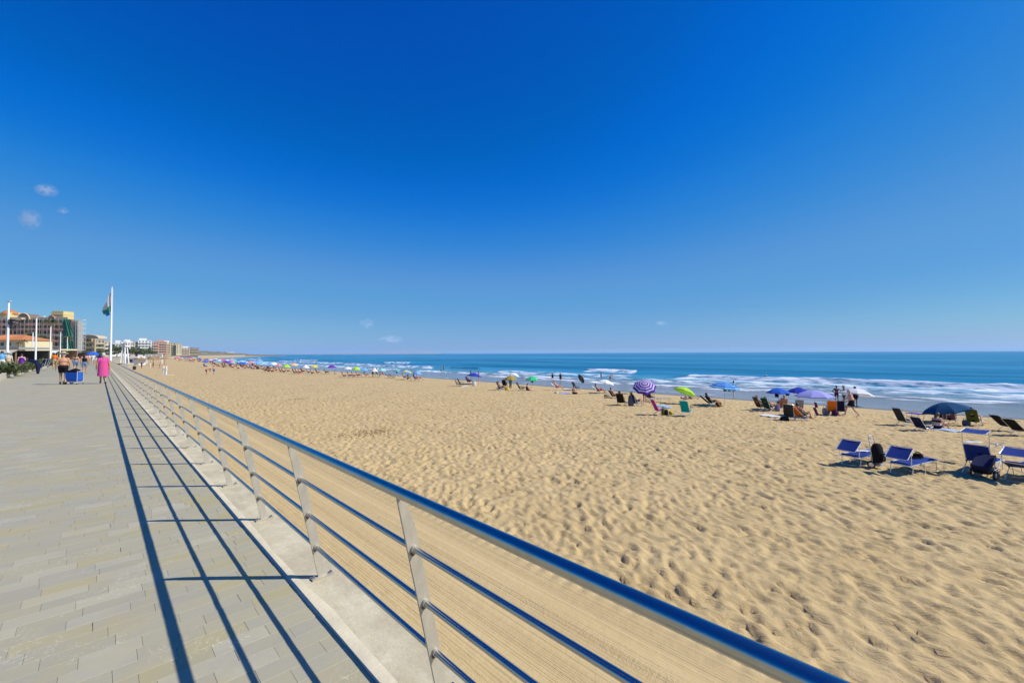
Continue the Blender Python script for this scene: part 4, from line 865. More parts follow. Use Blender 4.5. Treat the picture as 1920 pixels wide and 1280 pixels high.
bag(PG(1457, 771), 0, (.40, .26, .46), CB['dusk'], 'dusky lavender bag left of the broad tanned back'); bag(PG(1477, 771), 0, (.30, .24, .4), CB['green'], 'green bag right of the broad tanned back')
chair(PG(1480, 787), 38, 'tall', CB['charcoal'], ALU, 'dark striped chair in front of the orange and green one')
seated(1505, 788, 72, 'laid', 'orange', 'chair with orange back and green seat under the lavender parasol', 'person lying back in the orange and green chair', 'tan', {'shorts': 'darkgreen', 'vest': 'slate'})
chair(PG(1497, 772), 20, 'upright', CB['grey'], STEELP, 'small grey chair behind the orange and green one')
towel(PG(1444, 780), 80, 1.15, .8, CB['white'], 'white towel spread on the sand below the blue parasols')
bag(PG(1471, 788), 0, (.5, .34, .22), CB['black'], 'black bag left of the dark striped chair')
# --- blue striped parasol, recliner, lime parasol
par(1334, 1387, 715.5, 728, 1359, 760, 'rings', ['sky', 'blue'], 'sky blue parasol with darker rings near the water', tilt=6, tdir=120, ribs=True)
hung(1360, 730, 760, 'navy', 'navy bag hung below the blue ringed parasol'); hung(1368, 731, 758, 'teal', 'teal bag hung below the right rim of the blue ringed parasol')
seated(1334, 762, 86, 'laid', 'black', 'black recliner left of the blue ringed parasol', 'person in dark clothes lying back in the black recliner', 'tan', {'shorts': 'black', 'top': 'charcoal'}, 'dark')
bag(PG(1347, 762), 0, (.5, .36, .34), CB['brown'], 'brown bag at the foot of the black recliner')
person(PG(1376, 743), 0, 'walk', 'fair', {'shorts': CB['white'], 'top': CB['pale_blue']}, 'dark', 'person in pale clothes walking on the wet sand behind the blue ringed parasol')
par(1261, 1302, 726, 743, 1284, 757, 'plain', 'lime', 'lime green parasol tilted to the right', tilt=24, tdir=75, ribs=True)
chair(PG(1288, 779), 42, 'tall', CB['turquoise'], ALU, 'bright turquoise chair in front of the lime parasol')
towel(PG(1286, 778, .98), 42, .42, .16, CB['brown'], 'brown cloth over the top of the turquoise chair')
person(PG(1292, 748), 95, 'lie', 'fair', {'briefs': CB['black'], 'bra': CB['black']}, 'dark', 'person lying flat on the sand behind the lime parasol')
chair(PG(1238, 777), 78, 'tall', CB['magenta'], ALU, 'empty magenta and purple chair in front of the striped parasol')
bag(PG(1248, 778), 0, (.34, .26, .34), CB['black'], 'black bag beside the magenta chair'); bag(PG(1243, 778), 0, (.2, .2, .42), CB['moss'], 'green bag leaning on the magenta chair')
b = MB(); b.ball((0, 0, .14), .14, 14, 10); tag(link('beach_ball', b.mesh('beach_ball', [cloth('ball', (.62, .50, .02))]), None, None, PG(1258, 778)), 'yellow ball on the sand right of the magenta chair', 'ball')
towel(PG(1241, 762), 85, 1.9, .9, CB['pale_blue'], 'pale blue towel spread behind the magenta chair')
# --- striped parasol group
par(1186, 1230, 716, 741, 1209, 756, 'rings', ['violet', 'lilac'], 'purple and white ringed parasol tilted towards the promenade', tilt=36, tdir=195, ribs=True)
seated(1193, 761, 72, 'upright', 'slate', 'grey blue chair under the purple ringed parasol', 'woman in navy with pale legs under the purple ringed parasol', 'fair', {'top': 'navy', 'shorts': 'navy'}, 'brown')
bag(PG(1183, 761), 0, (.42, .36, .8), CB['slate'], 'tall grey blue cool bag left of the seated woman in navy')
person(PG(1209, 754), 30, 'stand', 'tan', {'shorts': CB['brown']}, 'dark', 'person standing half hidden behind the purple ringed parasol', scale=.9)
chair(PG(1220, 751), 60, 'upright', CB['charcoal'], DARKM, 'dark chair behind the purple ringed parasol')
lounger(PG(1236, 754), 88, CB['grey'], 'grey flat lounger without hood behind the purple ringed parasol', hood=False, group=None)
chair(PG(1165, 760), 28, 'tall', CB['black'], DARKM, 'tall black chair seen from behind, left of the purple parasol', CHO)
person(PG(1164, 760, .1), 28, 'chair', 'tan', {'shorts': CB['black']}, 'brown', 'person whose head shows above the tall black chair')
seated(1153, 746, 76, 'low', 'black', 'low black chair right of the white parasol', 'sunburnt person upright in the low black chair', 'pink', {'briefs': 'black', 'bra': 'black'}, 'brown')
bag(PG(1139, 744), 0, (.7, .4, .25), CB['beige'], 'beige bag on the sand below the white parasol'); table(PG(1172, 746), 85, .7, .45, .42, CB['charcoal'], 'dark little table right of the low black chair')
par(1120, 1151, 711.5, 721, 1136, 737, 'plain', 'white', 'white parasol tilted beside the green recliner', tilt=14, tdir=85, ribs=True)
seated(1124, 738, 88, 'laid', 'darkgreen', 'dark green recliner left of the white parasol', 'person with red shorts lying back in the dark green recliner', 'tan', {'shorts': 'red'}, 'dark')
par(1081, 1100, 706, 714, 1090, 732, 'plain', 'charcoal', 'dark parasol seen edge on, leaning right near the water', tilt=62, tdir=70)
seated(1046, 731, 86, 'laid', 'red', 'red recliner at the water side, left of the edge on parasol', 'person with raised knees in the red recliner', 'pink', {'briefs': 'red'}, 'blond')
chair(PG(1081, 731), 60, 'tall', CB['slate'], DARKM, 'slate chair just left of the edge on parasol pole')
towel(PG(1061, 730), 85, 1.5, .7, CB['white'], 'white towel right of the red recliner'); towel(PG(1059, 738), 85, 1.6, .8, CB['lavender'], 'lilac towel spread left of the woman in black bottoms')
person(PG(1076, 739), 70, 'sitflat', 'fair', {'shorts': CB['black']}, 'brown', 'woman in black bottoms sitting on the sand by a lilac towel', heavy=True)
bag(PG(1043, 738), 0, (.4, .3, .2), CB['cream'], 'small cream bag left of the lilac towel')
# --- middle
par(985, 1011, 705, 713, 998, 726, 'plain', 'green', 'mint green parasol standing alone in the middle of the beach')
hung(998, 715, 726, 'navy', 'navy bag hung below the mint green parasol')
par(944, 969, 704, 712.5, 957, 729, 'plain', 'olive', 'olive yellow parasol in front of a white one'); par(953, 973, 699, 711, 965, 727, 'plain', 'white', 'white parasol tilted behind the olive one', tilt=22, tdir=80)
seated(940, 732, 64, 'tall', 'plum', 'dark plum chair under the olive parasol', 'person in white under the olive parasol', 'tan', {'vest': 'white', 'shorts': 'black'}); seated(947, 726, 20, 'tall', 'black', 'black chair behind the dark plum one', 'person in black behind the dark plum chair', 'bronze', {'top': 'black', 'shorts': 'black'})
bag(PG(951, 732), 0, (.5, .34, .3), CB['yellow'], 'yellow bag below the olive parasol'); person(PG(957, 728), 40, 'stand', 'bronze', {'top': CB['black'], 'trousers': CB['black']}, 'dark', 'person all in black standing right of the olive parasol pole', scale=.95)
chair(PG(978, 733), 72, 'tall', CB['slate'], DARKM, 'slate blue chair right of the olive parasol'); person(PG(989, 733), 75, 'sitflat', 'fair', {'suit': CB['plum']}, 'brown', 'person in plum swimsuit on the sand right of the slate chair', heavy=True)
par(876, 903, 699, 707.5, 889, 720, 'plain', 'royal', 'royal blue parasol near the water, left of the olive one', tilt=8, tdir=60)
seated(880, 719, 55, 'tall', 'blue', 'blue chair under the royal blue parasol', 'person in a red top under the royal blue parasol', 'bronze', {'top': 'red', 'shorts': 'navy'}); bag(PG(889, 724), 0, (.5, .35, .6), CB['white'], 'white bag beside the royal blue parasol')
chair(PG(860, 724), 62, 'tall', CB['white'], DARKM, 'white folding chair left of the royal blue parasol'); chair(PG(866, 724), 66, 'tall', CB['charcoal'], DARKM, 'charcoal folding chair beside the white one'); towel(PG(872, 725), 80, 1.6, .8, CB['white'], 'white towel at the feet of two folding chairs')
person(PG(898, 715), 60, 'stand', 'fair', {'briefs': CB['pale_blue']}, 'dark', 'pale person standing behind the royal blue parasol')
# --- left middle, x 600 to 800
par(774, 789.5, 695, 701.5, 782, 714, 'plain', 'sky', 'light blue parasol over two pink chairs'); par(755, 772.5, 693.5, 700, 763, 712, 'panels', ['yellow', 'sky'], 'multicoloured panelled parasol left of the light blue one', tilt=14, tdir=80)
par(740, 752, 692, 696.5, 744, 709, 'plain', 'teal', 'pale teal parasol with bag on its pole'); par(709, 723.5, 690, 695.5, 716, 708, 'plain', 'aqua', 'aqua parasol above standing bathers')
par(695, 709, 690.5, 696.5, 702, 708, 'plain', 'white', 'white parasol left of the aqua one'); par(674, 689.5, 690, 696, 683, 707, 'plain', 'sky', 'light blue parasol right of the lime one', tilt=10, tdir=80)
par(660.5, 676.5, 687.5, 693.5, 668, 706, 'plain', 'lime', 'small lime parasol in the left middle'); par(645, 661, 687.5, 692, 652, 706, 'plain', 'white', 'white parasol left of the small lime one'); par(614, 630, 684, 689, 622, 701, 'plain', 'purple', 'bright purple parasol near the water')
par(589 - 7, 596, 684, 688.5, 589, 700, 'plain', 'yellow', 'yellow parasol left of the purple one'); par(566, 579, 684, 690, 573, 699, 'plain', 'white', 'white parasol left of the yellow one'); par(544, 559, 680.5, 685.5, 551, 696, 'plain', 'peach', 'peach parasol left of the white one')
par(530, 545, 683, 688.5, 537, 697, 'plain', 'lime', 'pale lime parasol between peach and rose ones'); par(518, 529, 681, 686, 523, 695, 'plain', 'rose', 'rose parasol left of the pale lime one')
hung(744, 698, 709, 'black', 'black bag hung on the pale teal parasol')
seated(780, 714, 80, 'tall', 'pink', 'pink chair, left one under the light blue parasol', 'person in the left pink chair', 'pink', {'shorts': 'rose'}); seated(786, 713, 84, 'tall', 'rose', 'rose chair, right one under the light blue parasol', 'person in the right rose chair', 'tan', {'suit': 'pink'})
seated(759, 711, 80, 'laid', 'black', 'black recliner under the panelled parasol', 'person in the black recliner under the panelled parasol', 'tan', {'shorts': 'black'}); person(PG(764, 711), 70, 'sit', 'bronze', {'top': CB['black'], 'shorts': CB['black']}, 'dark', 'person in black sitting below the panelled parasol')
for i, (x, y) in enumerate(((730, 708.5), (738, 709.5))): chair(PG(x, y), 84, 'laid', CB['navy'], DARKM, ('left dark recliner', 'right dark recliner')[i] + ' of the pair left of the teal parasol pole')
for x, y, ps, sk, wr, lb in ((699, 707, 'stand', 'bronze', {'top': 'black', 'shorts': 'black'}, 'person in black standing below the white parasol'), (706, 707, 'walk', 'bronze', {'briefs': 'black', 'bra': 'black'}, 'bather in black bikini between white and aqua parasols'),
        (712, 708, 'stand', 'fair', {'top': 'white', 'shorts': 'white'}, 'person all in white below the aqua parasol'), (718, 707, 'walk', 'pink', {'shorts': 'rose'}, 'person in rose shorts right of the one all in white')): person(PG(x, y), 30, ps, sk, {k: CB[v] for k, v in wr.items()}, 'dark', lb)
seated(687, 707, 78, 'laid', 'black', 'black recliner below the light blue parasol', 'person in the black recliner below the light blue parasol', 'tan', {'shorts': 'orange'})
for x, y, m, lb in ((646, 708.5, 'navy', 'navy striped chair below the white parasol, foremost'), (656, 708, 'plum', 'plum chair right of the navy striped one'), (664, 708, 'mauve', 'mauve chair below the small lime parasol'), (672, 707, 'red', 'red chair right of the mauve one')): seated(x, y, 70, 'tall', m, lb, 'person in the ' + lb, 'tan', {'shorts': 'plum', 'vest': 'rose'} if m != 'navy' else {'shorts': 'navy'})
seated(612, 701, 76, 'laid', 'black', 'black recliner below the purple parasol', 'person in the black recliner below the purple parasol', 'bronze', {'shorts': 'black'}); person(PG(628, 702), 70, 'sit', 'fair', {'briefs': CB['white'], 'bra': CB['white']}, 'dark', 'fair person sitting on the sand right of the purple parasol')
# --- bathers in the water
def wader(px, py, ang, pose, sk, wr, lb, depth=.45, hat=None):
    p = at_z(px, py, SEA + .05); p.z = SEA - depth; person(p, ang, pose, sk, {k: CB[v] for k, v in wr.items()}, 'dark', lb, hat=hat, group='bathers in the water')
wader(1036, 712, -20, 'akimbo', 'bronze', {'suit': 'black'}, 'bather in dark swimsuit with pale cap, left of a pair in the shallows', .35, ('cap', CB['white'])); wader(1051, 713.5, 30, 'stand', 'bronze', {'suit': 'black'}, 'bather in black swimsuit with pale cap, right of a pair in the shallows', .35, ('cap', CB['white']))
wader(1127, 706.5, 90, 'stand', 'bronze', {'suit': 'black'}, 'bather in black deeper in the water above the edge on parasol', .7); wader(1145, 712.5, 60, 'lean', 'fair', {'shorts': 'orange'}, 'fair bather leaning in the foam behind the white parasol', .3)
wader(827, 696, 80, 'stand', 'bronze', {'shorts': 'black'}, 'bather standing in white foam at the left of the royal blue parasol', .5); wader(832, 693, 40, 'walk', 'tan', {'briefs': 'navy'}, 'second bather beside the one standing in white foam', .5); wader(883, 703, 60, 'stand', 'bronze', {'shorts': 'navy'}, 'bather in the foam behind the royal blue parasol', .5)
p = at_z(1436, 707, SEA + .1); t = thing('swimmer_buoy', 'little white and dark buoy floating beyond the breaking wave', 'buoy', (p.x, p.y, SEA + .1)); b = MB(); b.ball((0, 0, .12), .2, 10, 8); link('float', b.mesh('float', []), t, BLACKP); b = MB(); b.ball((0, 0, .34), (.13, .13, .12), 10, 8); link('cap', b.mesh('cap', []), t, WHITEP)
# --- two men playing, white foot shower, people by the thatched shades
person(PG(388, 702.5), 40, 'bend', 'tan', {'shorts': CB['plum']}, 'dark', 'bending man in dark red shorts playing on the sand', hat=('cap', CB['black'])); person(PG(401, 702.5), -60, 'stride', 'tan', {'shorts': CB['blue']}, 'dark', 'bare chested man in bright blue shorts playing on the sand')
p = PG(309, 703); t = thing('foot_shower', 'white double post foot shower with crossbar on a concrete slab', 'shower', p, face(0))
b = MB(); b.box((0, 0, -.03), (2.4, 1.6, .16)); link('slab', b.mesh('slab', [mk('pale_slab', (.55, .50, .40), .9)], False), t)
for s in (-1, 1):
    b = MB(); b.box((s * .26, 0, .85), (.17, .17, 1.66)); po = link('post', b.mesh('post', [WHITEP], False), t); b = MB(); b.lathe([(.03, 0), (.06, -.03), (.06, -.05), (0, -.05)], 8, (s * .26, -.14, 1.58)); b.tube([(s * .26, 0, 1.62), (s * .26, -.14, 1.58)], .02, 6); link('shower_head', b.mesh('shower_head', []), po, STEELP)
b = MB(); b.box((0, -.02, 1.02), (.95, .10, .16)); link('crossbar', b.mesh('crossbar', [WHITEP], False), t)
for x, y, ps, a, sk, wr, lb in ((265.5, 690.5, 'stand', 20, 'bronze', {'top': 'plum', 'shorts': 'navy'}, 'person in dark clothes standing by the first thatched shade'), (281.5, 691, 'stand', 60, 'fair', {'top': 'white', 'trousers': 'white'}, 'person all in white near the thatched shades'), (287, 690.5, 'walk', 60, 'tan', {'top': 'black', 'shorts': 'red'}, 'person in black top and red shorts next to the one in white'), (299.5, 691, 'stride', 80, 'tan', {'shorts': 'rose'}, 'striding person in rose shorts by the thatched shades')):
    person(PG(x, y), a, ps, sk, {k: CB[v] for k, v in wr.items()}, 'dark', lb)
p = PG(252, 693); t = thing('litter_bin', 'small dark litter bin beyond the railing on the sand', 'bin', p); b = MB(); b.lathe([(.32, 0), (.36, .7), (.38, .72), (.30, .72), (.26, .1), (0, .1)], 12); link('barrel', b.mesh('barrel', [BLACKP]), t); b = MB(); b.lathe([(.39, .72), (.36, .86), (.15, .95), (0, .96)], 12); link('lid', b.mesh('lid', [CB['darkgreen']]), t)
THATCH = mk('thatch', (0.30, 0.19, 0.085), .95, 0, .35, 9, .8); WOOD = mk('weathered_wood', (0.26, 0.17, 0.09), .85, 0, .3, 6, .3)
for i, (x, y) in enumerate(((264, 684), (287, 684.5), (309, 684))):
    p = PG(x, y); t = thing('thatched_shade', ('thatched beach shade, leftmost, by the white kiosk', 'thatched beach shade, middle of three', 'thatched beach shade, rightmost of three')[i], 'beach shade', p, i, 'thatched shades')
    b = MB(); b.tube([(0, 0, -.2), (0, 0, 2.9)], .07, 8); link('post', b.mesh('post', []), t, WOOD); b = MB(); prof = [(0, 3.15), (.4, 2.98), (1.2, 2.62), (2.0, 2.34), (2.05, 2.18), (1.9, 2.26), (.3, 2.8)]; b.lathe(prof, 22); me = b.mesh('thatch_roof', [], True, 60)
    for v in me.vertices: v.co.z += (random.random() - .6) * .12 * min(1, math.hypot(v.co.x, v.co.y))
    link('thatch_roof', me, t, THATCH)
    for k in range(6):
        b = MB(); a = k * math.pi / 3; b.tube([(.05 * math.cos(a), .05 * math.sin(a), 2.2), (1.5 * math.cos(a), 1.5 * math.sin(a), 2.42)], .03, 5); link('strut', b.mesh('strut', []), t, WOOD)
# --- crowd far along the shore: parasols, chairs and people, many of a kind
FG = 'far crowd along the shore'
cols = [('blue', 9), ('sky', 9), ('pale_blue', 8), ('lavender', 5), ('royal', 6), ('white', 5), ('aqua', 4), ('pink', 3), ('magenta', 2), ('orange', 2), ('yellow', 2), ('rose', 3), ('slate', 4), ('green', 1), ('peach', 2)]
bagc = [c for c, n in cols for _ in range(n)]
names = {'blue': 'blue', 'sky': 'sky blue', 'pale_blue': 'pale blue', 'lavender': 'lavender', 'royal': 'deep blue', 'white': 'white', 'aqua': 'aqua', 'pink': 'pink', 'magenta': 'magenta', 'orange': 'orange', 'yellow': 'yellow', 'rose': 'rose', 'slate': 'slate grey', 'green': 'green', 'peach': 'peach'}
spots = [(330, 674, 'magenta'), (336, 676, 'pink'), (333, 671, 'orange'), (342, 675, 'aqua'), (385, 688, 'blue'), (391, 680, 'royal'), (430, 688, 'blue'), (437, 689, 'pale_blue'), (424, 687, 'royal'), (434, 685, 'pink'), (452, 689, 'sky'), (455, 693, 'blue'), (463, 688, 'pale_blue'), (470, 690, 'rose'), (486, 692, 'sky'), (493, 691, 'aqua'), (500, 692, 'pale_blue'), (508, 693, 'sky'), (513, 693, 'white'), (405, 684, 'lavender'), (411, 686, 'aqua')]
for i in range(46): px = 345 + 150 * rng.random() ** 1.2; spots.append((px, 671.5 + (px - 345) / 150 * 13 + 4.5 * rng.random() + 1, bagc[int(rng.random() * len(bagc))]))
LOWP = ('plain',)
def near_what(px, py):
    for lim, s in ((346, 'by the thatched shades'), (372, 'far left of the players'), (384, 'left of the players'), (404, 'behind the players'), (420, 'right of the players'), (440, 'well right of the players'), (462, 'mid crowd'), (485, 'near crowd right end'), (999, 'at crowd right end')):
        if px < lim: return s + (', waterside' if py < 671.5 + (px - 345) / 150 * 13 + 3 else ', landward')
for px, py, c in spots:
    p = PG(px, py)
    par_ = parasol(p, .95 + .25 * rng.random(), 1.75 + .35 * rng.random(), .42, 'plain', [CB[c]], f'{names[c]} parasol {near_what(px, py)}', FG, tilt=rng.random() * 18, tdir=rng.random() * 140)
    for k in range(2 + int(rng.random() * 2)):
        q = Vector((p.x + rng.normal() * 1.1, p.y + rng.normal() * 1.0, 0)); q.z = sand_z(q.x, q.y)
        m = ['navy', 'black', 'red', 'plum', 'charcoal', 'slate', 'white', 'mauve', 'blue'][int(rng.random() * 9)]
        if rng.random() < .55:
            t = thing('beach_chair', f'{m} chair by a {names[c]} parasol {near_what(px, py)}', 'beach chair', q, face(60 + 30 * rng.random()), FG); D = CH['tall']
            link('back_cloth', D['back_cloth'], t, CB[m]); link('seat_cloth', D['seat_cloth'], t, CB[m]); link('back_frame', D['back_frame'], t, DARKM); link('seat_frame', D['seat_frame'], t, DARKM)
            pose = 'chair'
        else: pose = ['stand', 'sit', 'lie', 'walk'][int(rng.random() * 4)]
        if pose == 'chair' and rng.random() < .25: continue
        kk = get_body(pose); t = thing('person', f'{dict(chair="seated", stand="standing", sit="sitting", lie="lying", walk="walking")[pose]} bather in {m} near {names[c]} parasol {near_what(px, py)}', 'person', q, face(60 + 60 * rng.random()), FG); link('body', BONES[kk][0], t, SK[['tan', 'bronze', 'pink', 'fair'][int(rng.random() * 4)]]); link('shorts', wear(kk, 'shorts'), t, CB[m]); link('hair', wear(kk, 'hair'), t, HAIR['dark'])
# --- groups on the sand between x 495 and 600, below the small parasols
gx = [(498, 697), (504, 698), (511, 698), (517, 697), (527, 698), (533, 699), (540, 698), (553, 701), (558, 700), (563, 701), (568, 699), (579, 700), (586, 702), (596, 701), (437, 690.5), (466, 691), (472, 692), (447, 692), (409, 688), (420, 689)]
gm = ['black', 'plum', 'charcoal', 'red', 'mauve', 'black', 'navy', 'black', 'plum', 'rose', 'charcoal', 'denim', 'sky', 'black', 'red', 'mauve', 'black', 'brown', 'rose', 'navy']
lm = lambda x: 'below the blue parasols' if x < 480 else 'left of the rose parasol' if x < 520 else 'below the pale lime parasol' if x < 545 else 'below the peach parasol' if x < 560 else 'below the white parasol' if x < 575 else 'below the yellow parasol'
for i, (x, y) in enumerate(gx):
    q = PG(x, y); t = thing('beach_chair', f'{gm[i]} low chair in the row of sitters {lm(x)}', 'beach chair', q, face(72), 'row of sitters'); D = CH['tall' if i % 3 else 'laid']
    link('back_cloth', D['back_cloth'], t, CB[gm[i]]); link('seat_cloth', D['seat_cloth'], t, CB[gm[i]]); link('back_frame', D['back_frame'], t, DARKM); link('seat_frame', D['seat_frame'], t, DARKM); link('leg', D['leg_al'], t, DARKM); link('leg', D['leg_ar'], t, DARKM)
    kk = get_body('chair'); t = thing('person', f'person sitting in a {gm[i]} chair {lm(x)}', 'person', q, face(72), 'row of sitters'); link('body', BONES[kk][0], t, SK[['tan', 'bronze', 'pink'][i % 3]]); link('shorts', wear(kk, 'shorts'), t, CB[gm[(i + 5) % 20]]); link('hair', wear(kk, 'hair'), t, HAIR['dark'])
# ================================================================== PROMENADE AND TOWN
def HZ(px, py, d): return CAMH + (661.84 + .00464 * (960 - px) - py) * d / FPX       # height of a pixel at a depth
def front(name, label, cat, px, d, z=0.0, group=None, turn=0): return thing(name, label, cat, W(px, d, z), -TH + R(turn), group)
def pxm(a, d): return a * d / FPX
def part(parent, name, mat, fn, smooth=False):
    b = MB(); fn(b); return link(name, b.mesh(name, [mat] if mat else [], smooth), parent)
GLASS = mk('dark_window', (0.035, 0.045, 0.055), 0.12, 0, .2, 1); BWIN = mk('shuttered_window', (0.13, 0.115, 0.10), 0.3, 0, .35, .3); CREAM = mk('cream_render', (.64, .55, .34), .85, 0, .08, .4); YEL = mk('yellow_render', (.66, .52, .20), .85, 0, .08, .4)
SALM = mk('salmon_render', (.55, .30, .20), .85, 0, .1, .4); WREND = mk('white_render', (.74, .73, .70), .8, 0, .06, .4); BROWN = mk('brown_brick', (.27, .14, .09), .9, 0, .15, .6); PINKR = mk('pale_pink_render', (.60, .44, .34), .85, 0, .08, .4); BEIGE = mk('beige_render', (.52, .43, .29), .85, 0, .1, .4)
TERRA = mk('terracotta', (.46, .17, .06), .9, 0, .2, 2); SHADE = mk('recess_shade_brown', (.20, .125, .085), .9, 0, .3, .5)  # dark brown with the shade of the hotel's recesses put into its colour
# --- flagpole with a limp flag
bp = at_z(207, 681, 0); t = thing('flagpole', 'tall white flagpole at the edge of the promenade beyond the woman in pink', 'flagpole', (bp.x, bp.y, 0)); H = HZ(207, 541, depth_of(bp)) + .2
b = MB(); b.tube([(0, 0, 0), (0, 0, H * .5), (0, 0, H)], [.16, .13, .09], 12); link('pole', b.mesh('pole', [WHITEP]), t); b = MB(); b.ball((0, 0, H + .06), .14, 10, 8); link('finial', b.mesh('finial', [STEELP]), t)
b = MB(); b.tube([(.17, 0, .2), (.17, 0, H - .2)], .02, 5); link('halyard', b.mesh('halyard', [WHITEP]), t)
m, tt, p, o = newmat('flag_cloth'); a = tt.nodes.new('ShaderNodeAttribute'); a.attribute_name = 'fy'; lk(tt, ramp(tt, a.outputs['Fac'], [(0, (.70, .68, .64)), (.60, (.70, .68, .64)), (.62, (.06, .33, .13)), (.80, (.06, .33, .13)), (.82, (.05, .25, .55))]), p.inputs['Base Color']); p.inputs['Roughness'].default_value = .9
k = tt.nodes[-1] if False else None; m_flag = m
n1_, n2_ = 14, 20; vs = []; fs = []; at = []
for i in range(n1_ + 1):
    for j in range(n2_ + 1):
        u_, v_ = i / n1_, j / n2_; wdt = (1.1 + 1.9 * math.sin(min(1, v_ * 1.5) * math.pi * .62)) * (1 - .45 * max(0, v_ - .6) / .4)
        vs.append((-.12 - u_ * wdt * .58, .22 * math.sin(u_ * 9 + v_ * 3) + .3 * u_, -.4 - v_ * 4.2 - u_ * (1.7 if v_ < .8 else 1.0))); at.append(min(1, v_ * .86 + .14 * u_))
for i in range(n1_):
    for j in range(n2_): q = i * (n2_ + 1) + j; fs.append((q, q + n2_ + 1, q + n2_ + 2, q + 1))
me = bpy.data.meshes.new('flag'); me.from_pydata(vs, [], fs); me.attributes.new('fy', 'FLOAT', 'POINT').data.foreach_set('value', at); me.materials.append(m_flag); me.polygons.foreach_set('use_smooth', [True] * len(fs))
o = link('flag', me, None, None, (bp.x, bp.y, H), (0, 0, -TH)); tag(o, 'tattered white, green and blue flag hanging limp on the flagpole', 'flag')
# --- lamp poles on the land side
for i, (px, d, top, lb) in enumerate(((14, 55, 565, 'nearest white lamp pole at the left edge, carrying loudspeakers'), (67, 81, 595, 'second white lamp pole from the left edge'), (94, 109, 612, 'third white lamp pole, in front of the tall palm'), (113, 138, 622, 'fourth white lamp pole, right of the tall palm'), (126, 187, 631, 'fifth white lamp pole, in front of the green netting'), (61, 112, 623, 'short white lamp pole left of the second pole'))):
    t = front('lamp_pole', lb, 'lamp pole', px, d, 0, 'white lamp poles'); H = HZ(px, top, d); part(t, 'pole', WHITEP, lambda b: b.tube([(0, 0, 0), (0, 0, H)], [.14, .10], 10), True); part(t, 'lamp_head', STEELP, lambda b: b.box((.06, 0, H + .05), (.36, .22, .10)))
    if i == 0:
        for z_, s in ((HZ(14, 606, 55), .45), (HZ(14, 611, 55), .35)):
            part(t, 'loudspeaker', BLACKP, lambda b: b.lathe([(0, .0), (.10, .05), (.30, .5), (.32, .5), (.30, .46)], 12, (s, 0, z_))); 
        part(t, 'bracket', STEELP, lambda b: b.tube([(0, 0, HZ(14, 604, 55)), (.5, 0, HZ(14, 603, 55)), (1.2, 0, HZ(14, 605, 55))], .04, 6))
# --- planter along the promenade
KERB = mk('pale_kerb', (.50, .46, .35), .9, 0, .15, 3, .3); pts = [at_z(x, y, 0) for x, y in ((-40, 726), (0, 712), (35, 702), (72, 692), (104, 686))]
t = thing('planter', 'long low planter edged with pale stone blocks at the left', 'planter', (pts[0].x, pts[0].y, 0)); org = pts[0].copy()
for a, c in zip(pts, pts[1:]):
    L = (c - a).length; n = max(1, int(L / 2.2)); dr = (c - a).normalized(); sd = Vector((-dr.y, dr.x, 0))
    for i in range(n):
        q = a.lerp(c, (i + .5) / n) - org + sd * .2; hh = .34 + .06 * random.random(); part(t, 'kerb_stone', KERB, lambda b: b.box((q.x, q.y, hh / 2 - .03), (.42, L / n - .06, hh), Matrix.Rotation(math.atan2(-dr.x, dr.y), 3, 'Z'), top=.95))
b = MB(); Lp = [p_ - org for p_ in pts]; b.add([(q.x - .3, q.y, .20) for q in Lp] + [(q.x - 3.4, q.y, -.04) for q in Lp], [(i, i + 1, i + 6, i + 5) for i in range(4)]); link('soil', b.mesh('soil', [mk('soil', (.16, .11, .07), 1, 0, .3, 4)]), t)
LEAFG = [mk('leaf_' + n, c, .6, 0, .35, 3) for n, c in (('dark', (.035, .06, .018)), ('olive', (.13, .13, .04)), ('dry', (.27, .20, .085)), ('fresh', (.06, .11, .028)))]
def blade(b, base, dr, L, w_, droop, mi):
    dr = Vector(dr).normalized(); s = dr.cross(Vector((0, 0, 1))).normalized() * w_; P = []
    for f in (0, .35, .7, 1): P.append(Vector(base) + dr * L * f + Vector((0, 0, -droop * L * f * f)))
    vs = []
    for f, q in zip((.7, 1, .7, .08), P): vs += [tuple(q - s * f), tuple(q + s * f)]
    b.add(vs, [(0, 1, 3, 2), (2, 3, 5, 4), (4, 5, 7, 6)], mi)
def shrub(loc, Rr, hgt, lb, n=150, dry=.2, seed=0):
    rr = random.Random(seed); b = MB()
    for i in range(n):
        a = rr.random() * 6.28; c = rr.random(); bx = (rr.random() - .5) * Rr * 1.3; by = (rr.random() - .5) * Rr * 1.3; e = .45 + 1.3 * rr.random()
        blade(b, (bx, by, .1 + rr.random() * hgt * .35), (math.cos(a), math.sin(a), e), hgt * (.36 + .34 * rr.random()), .035 + .02 * rr.random(), .25, 2 if rr.random() < dry else (0, 1, 3)[int(rr.random() * 3)])
    t = thing('shrub', lb, 'shrub', loc, 0, 'planter shrubs'); link('foliage', b.mesh('foliage', LEAFG, False), t)
    part(t, 'stem', WOOD, lambda b: b.tube([(0, 0, 0), (.05, 0, hgt * .4)], [.06, .04], 6)); return t
def along(px, py, back): p = at_z(px, py, 0); s_ = 1 + back / p.xy.length; return Vector((p.x * s_, p.y * s_, .1))
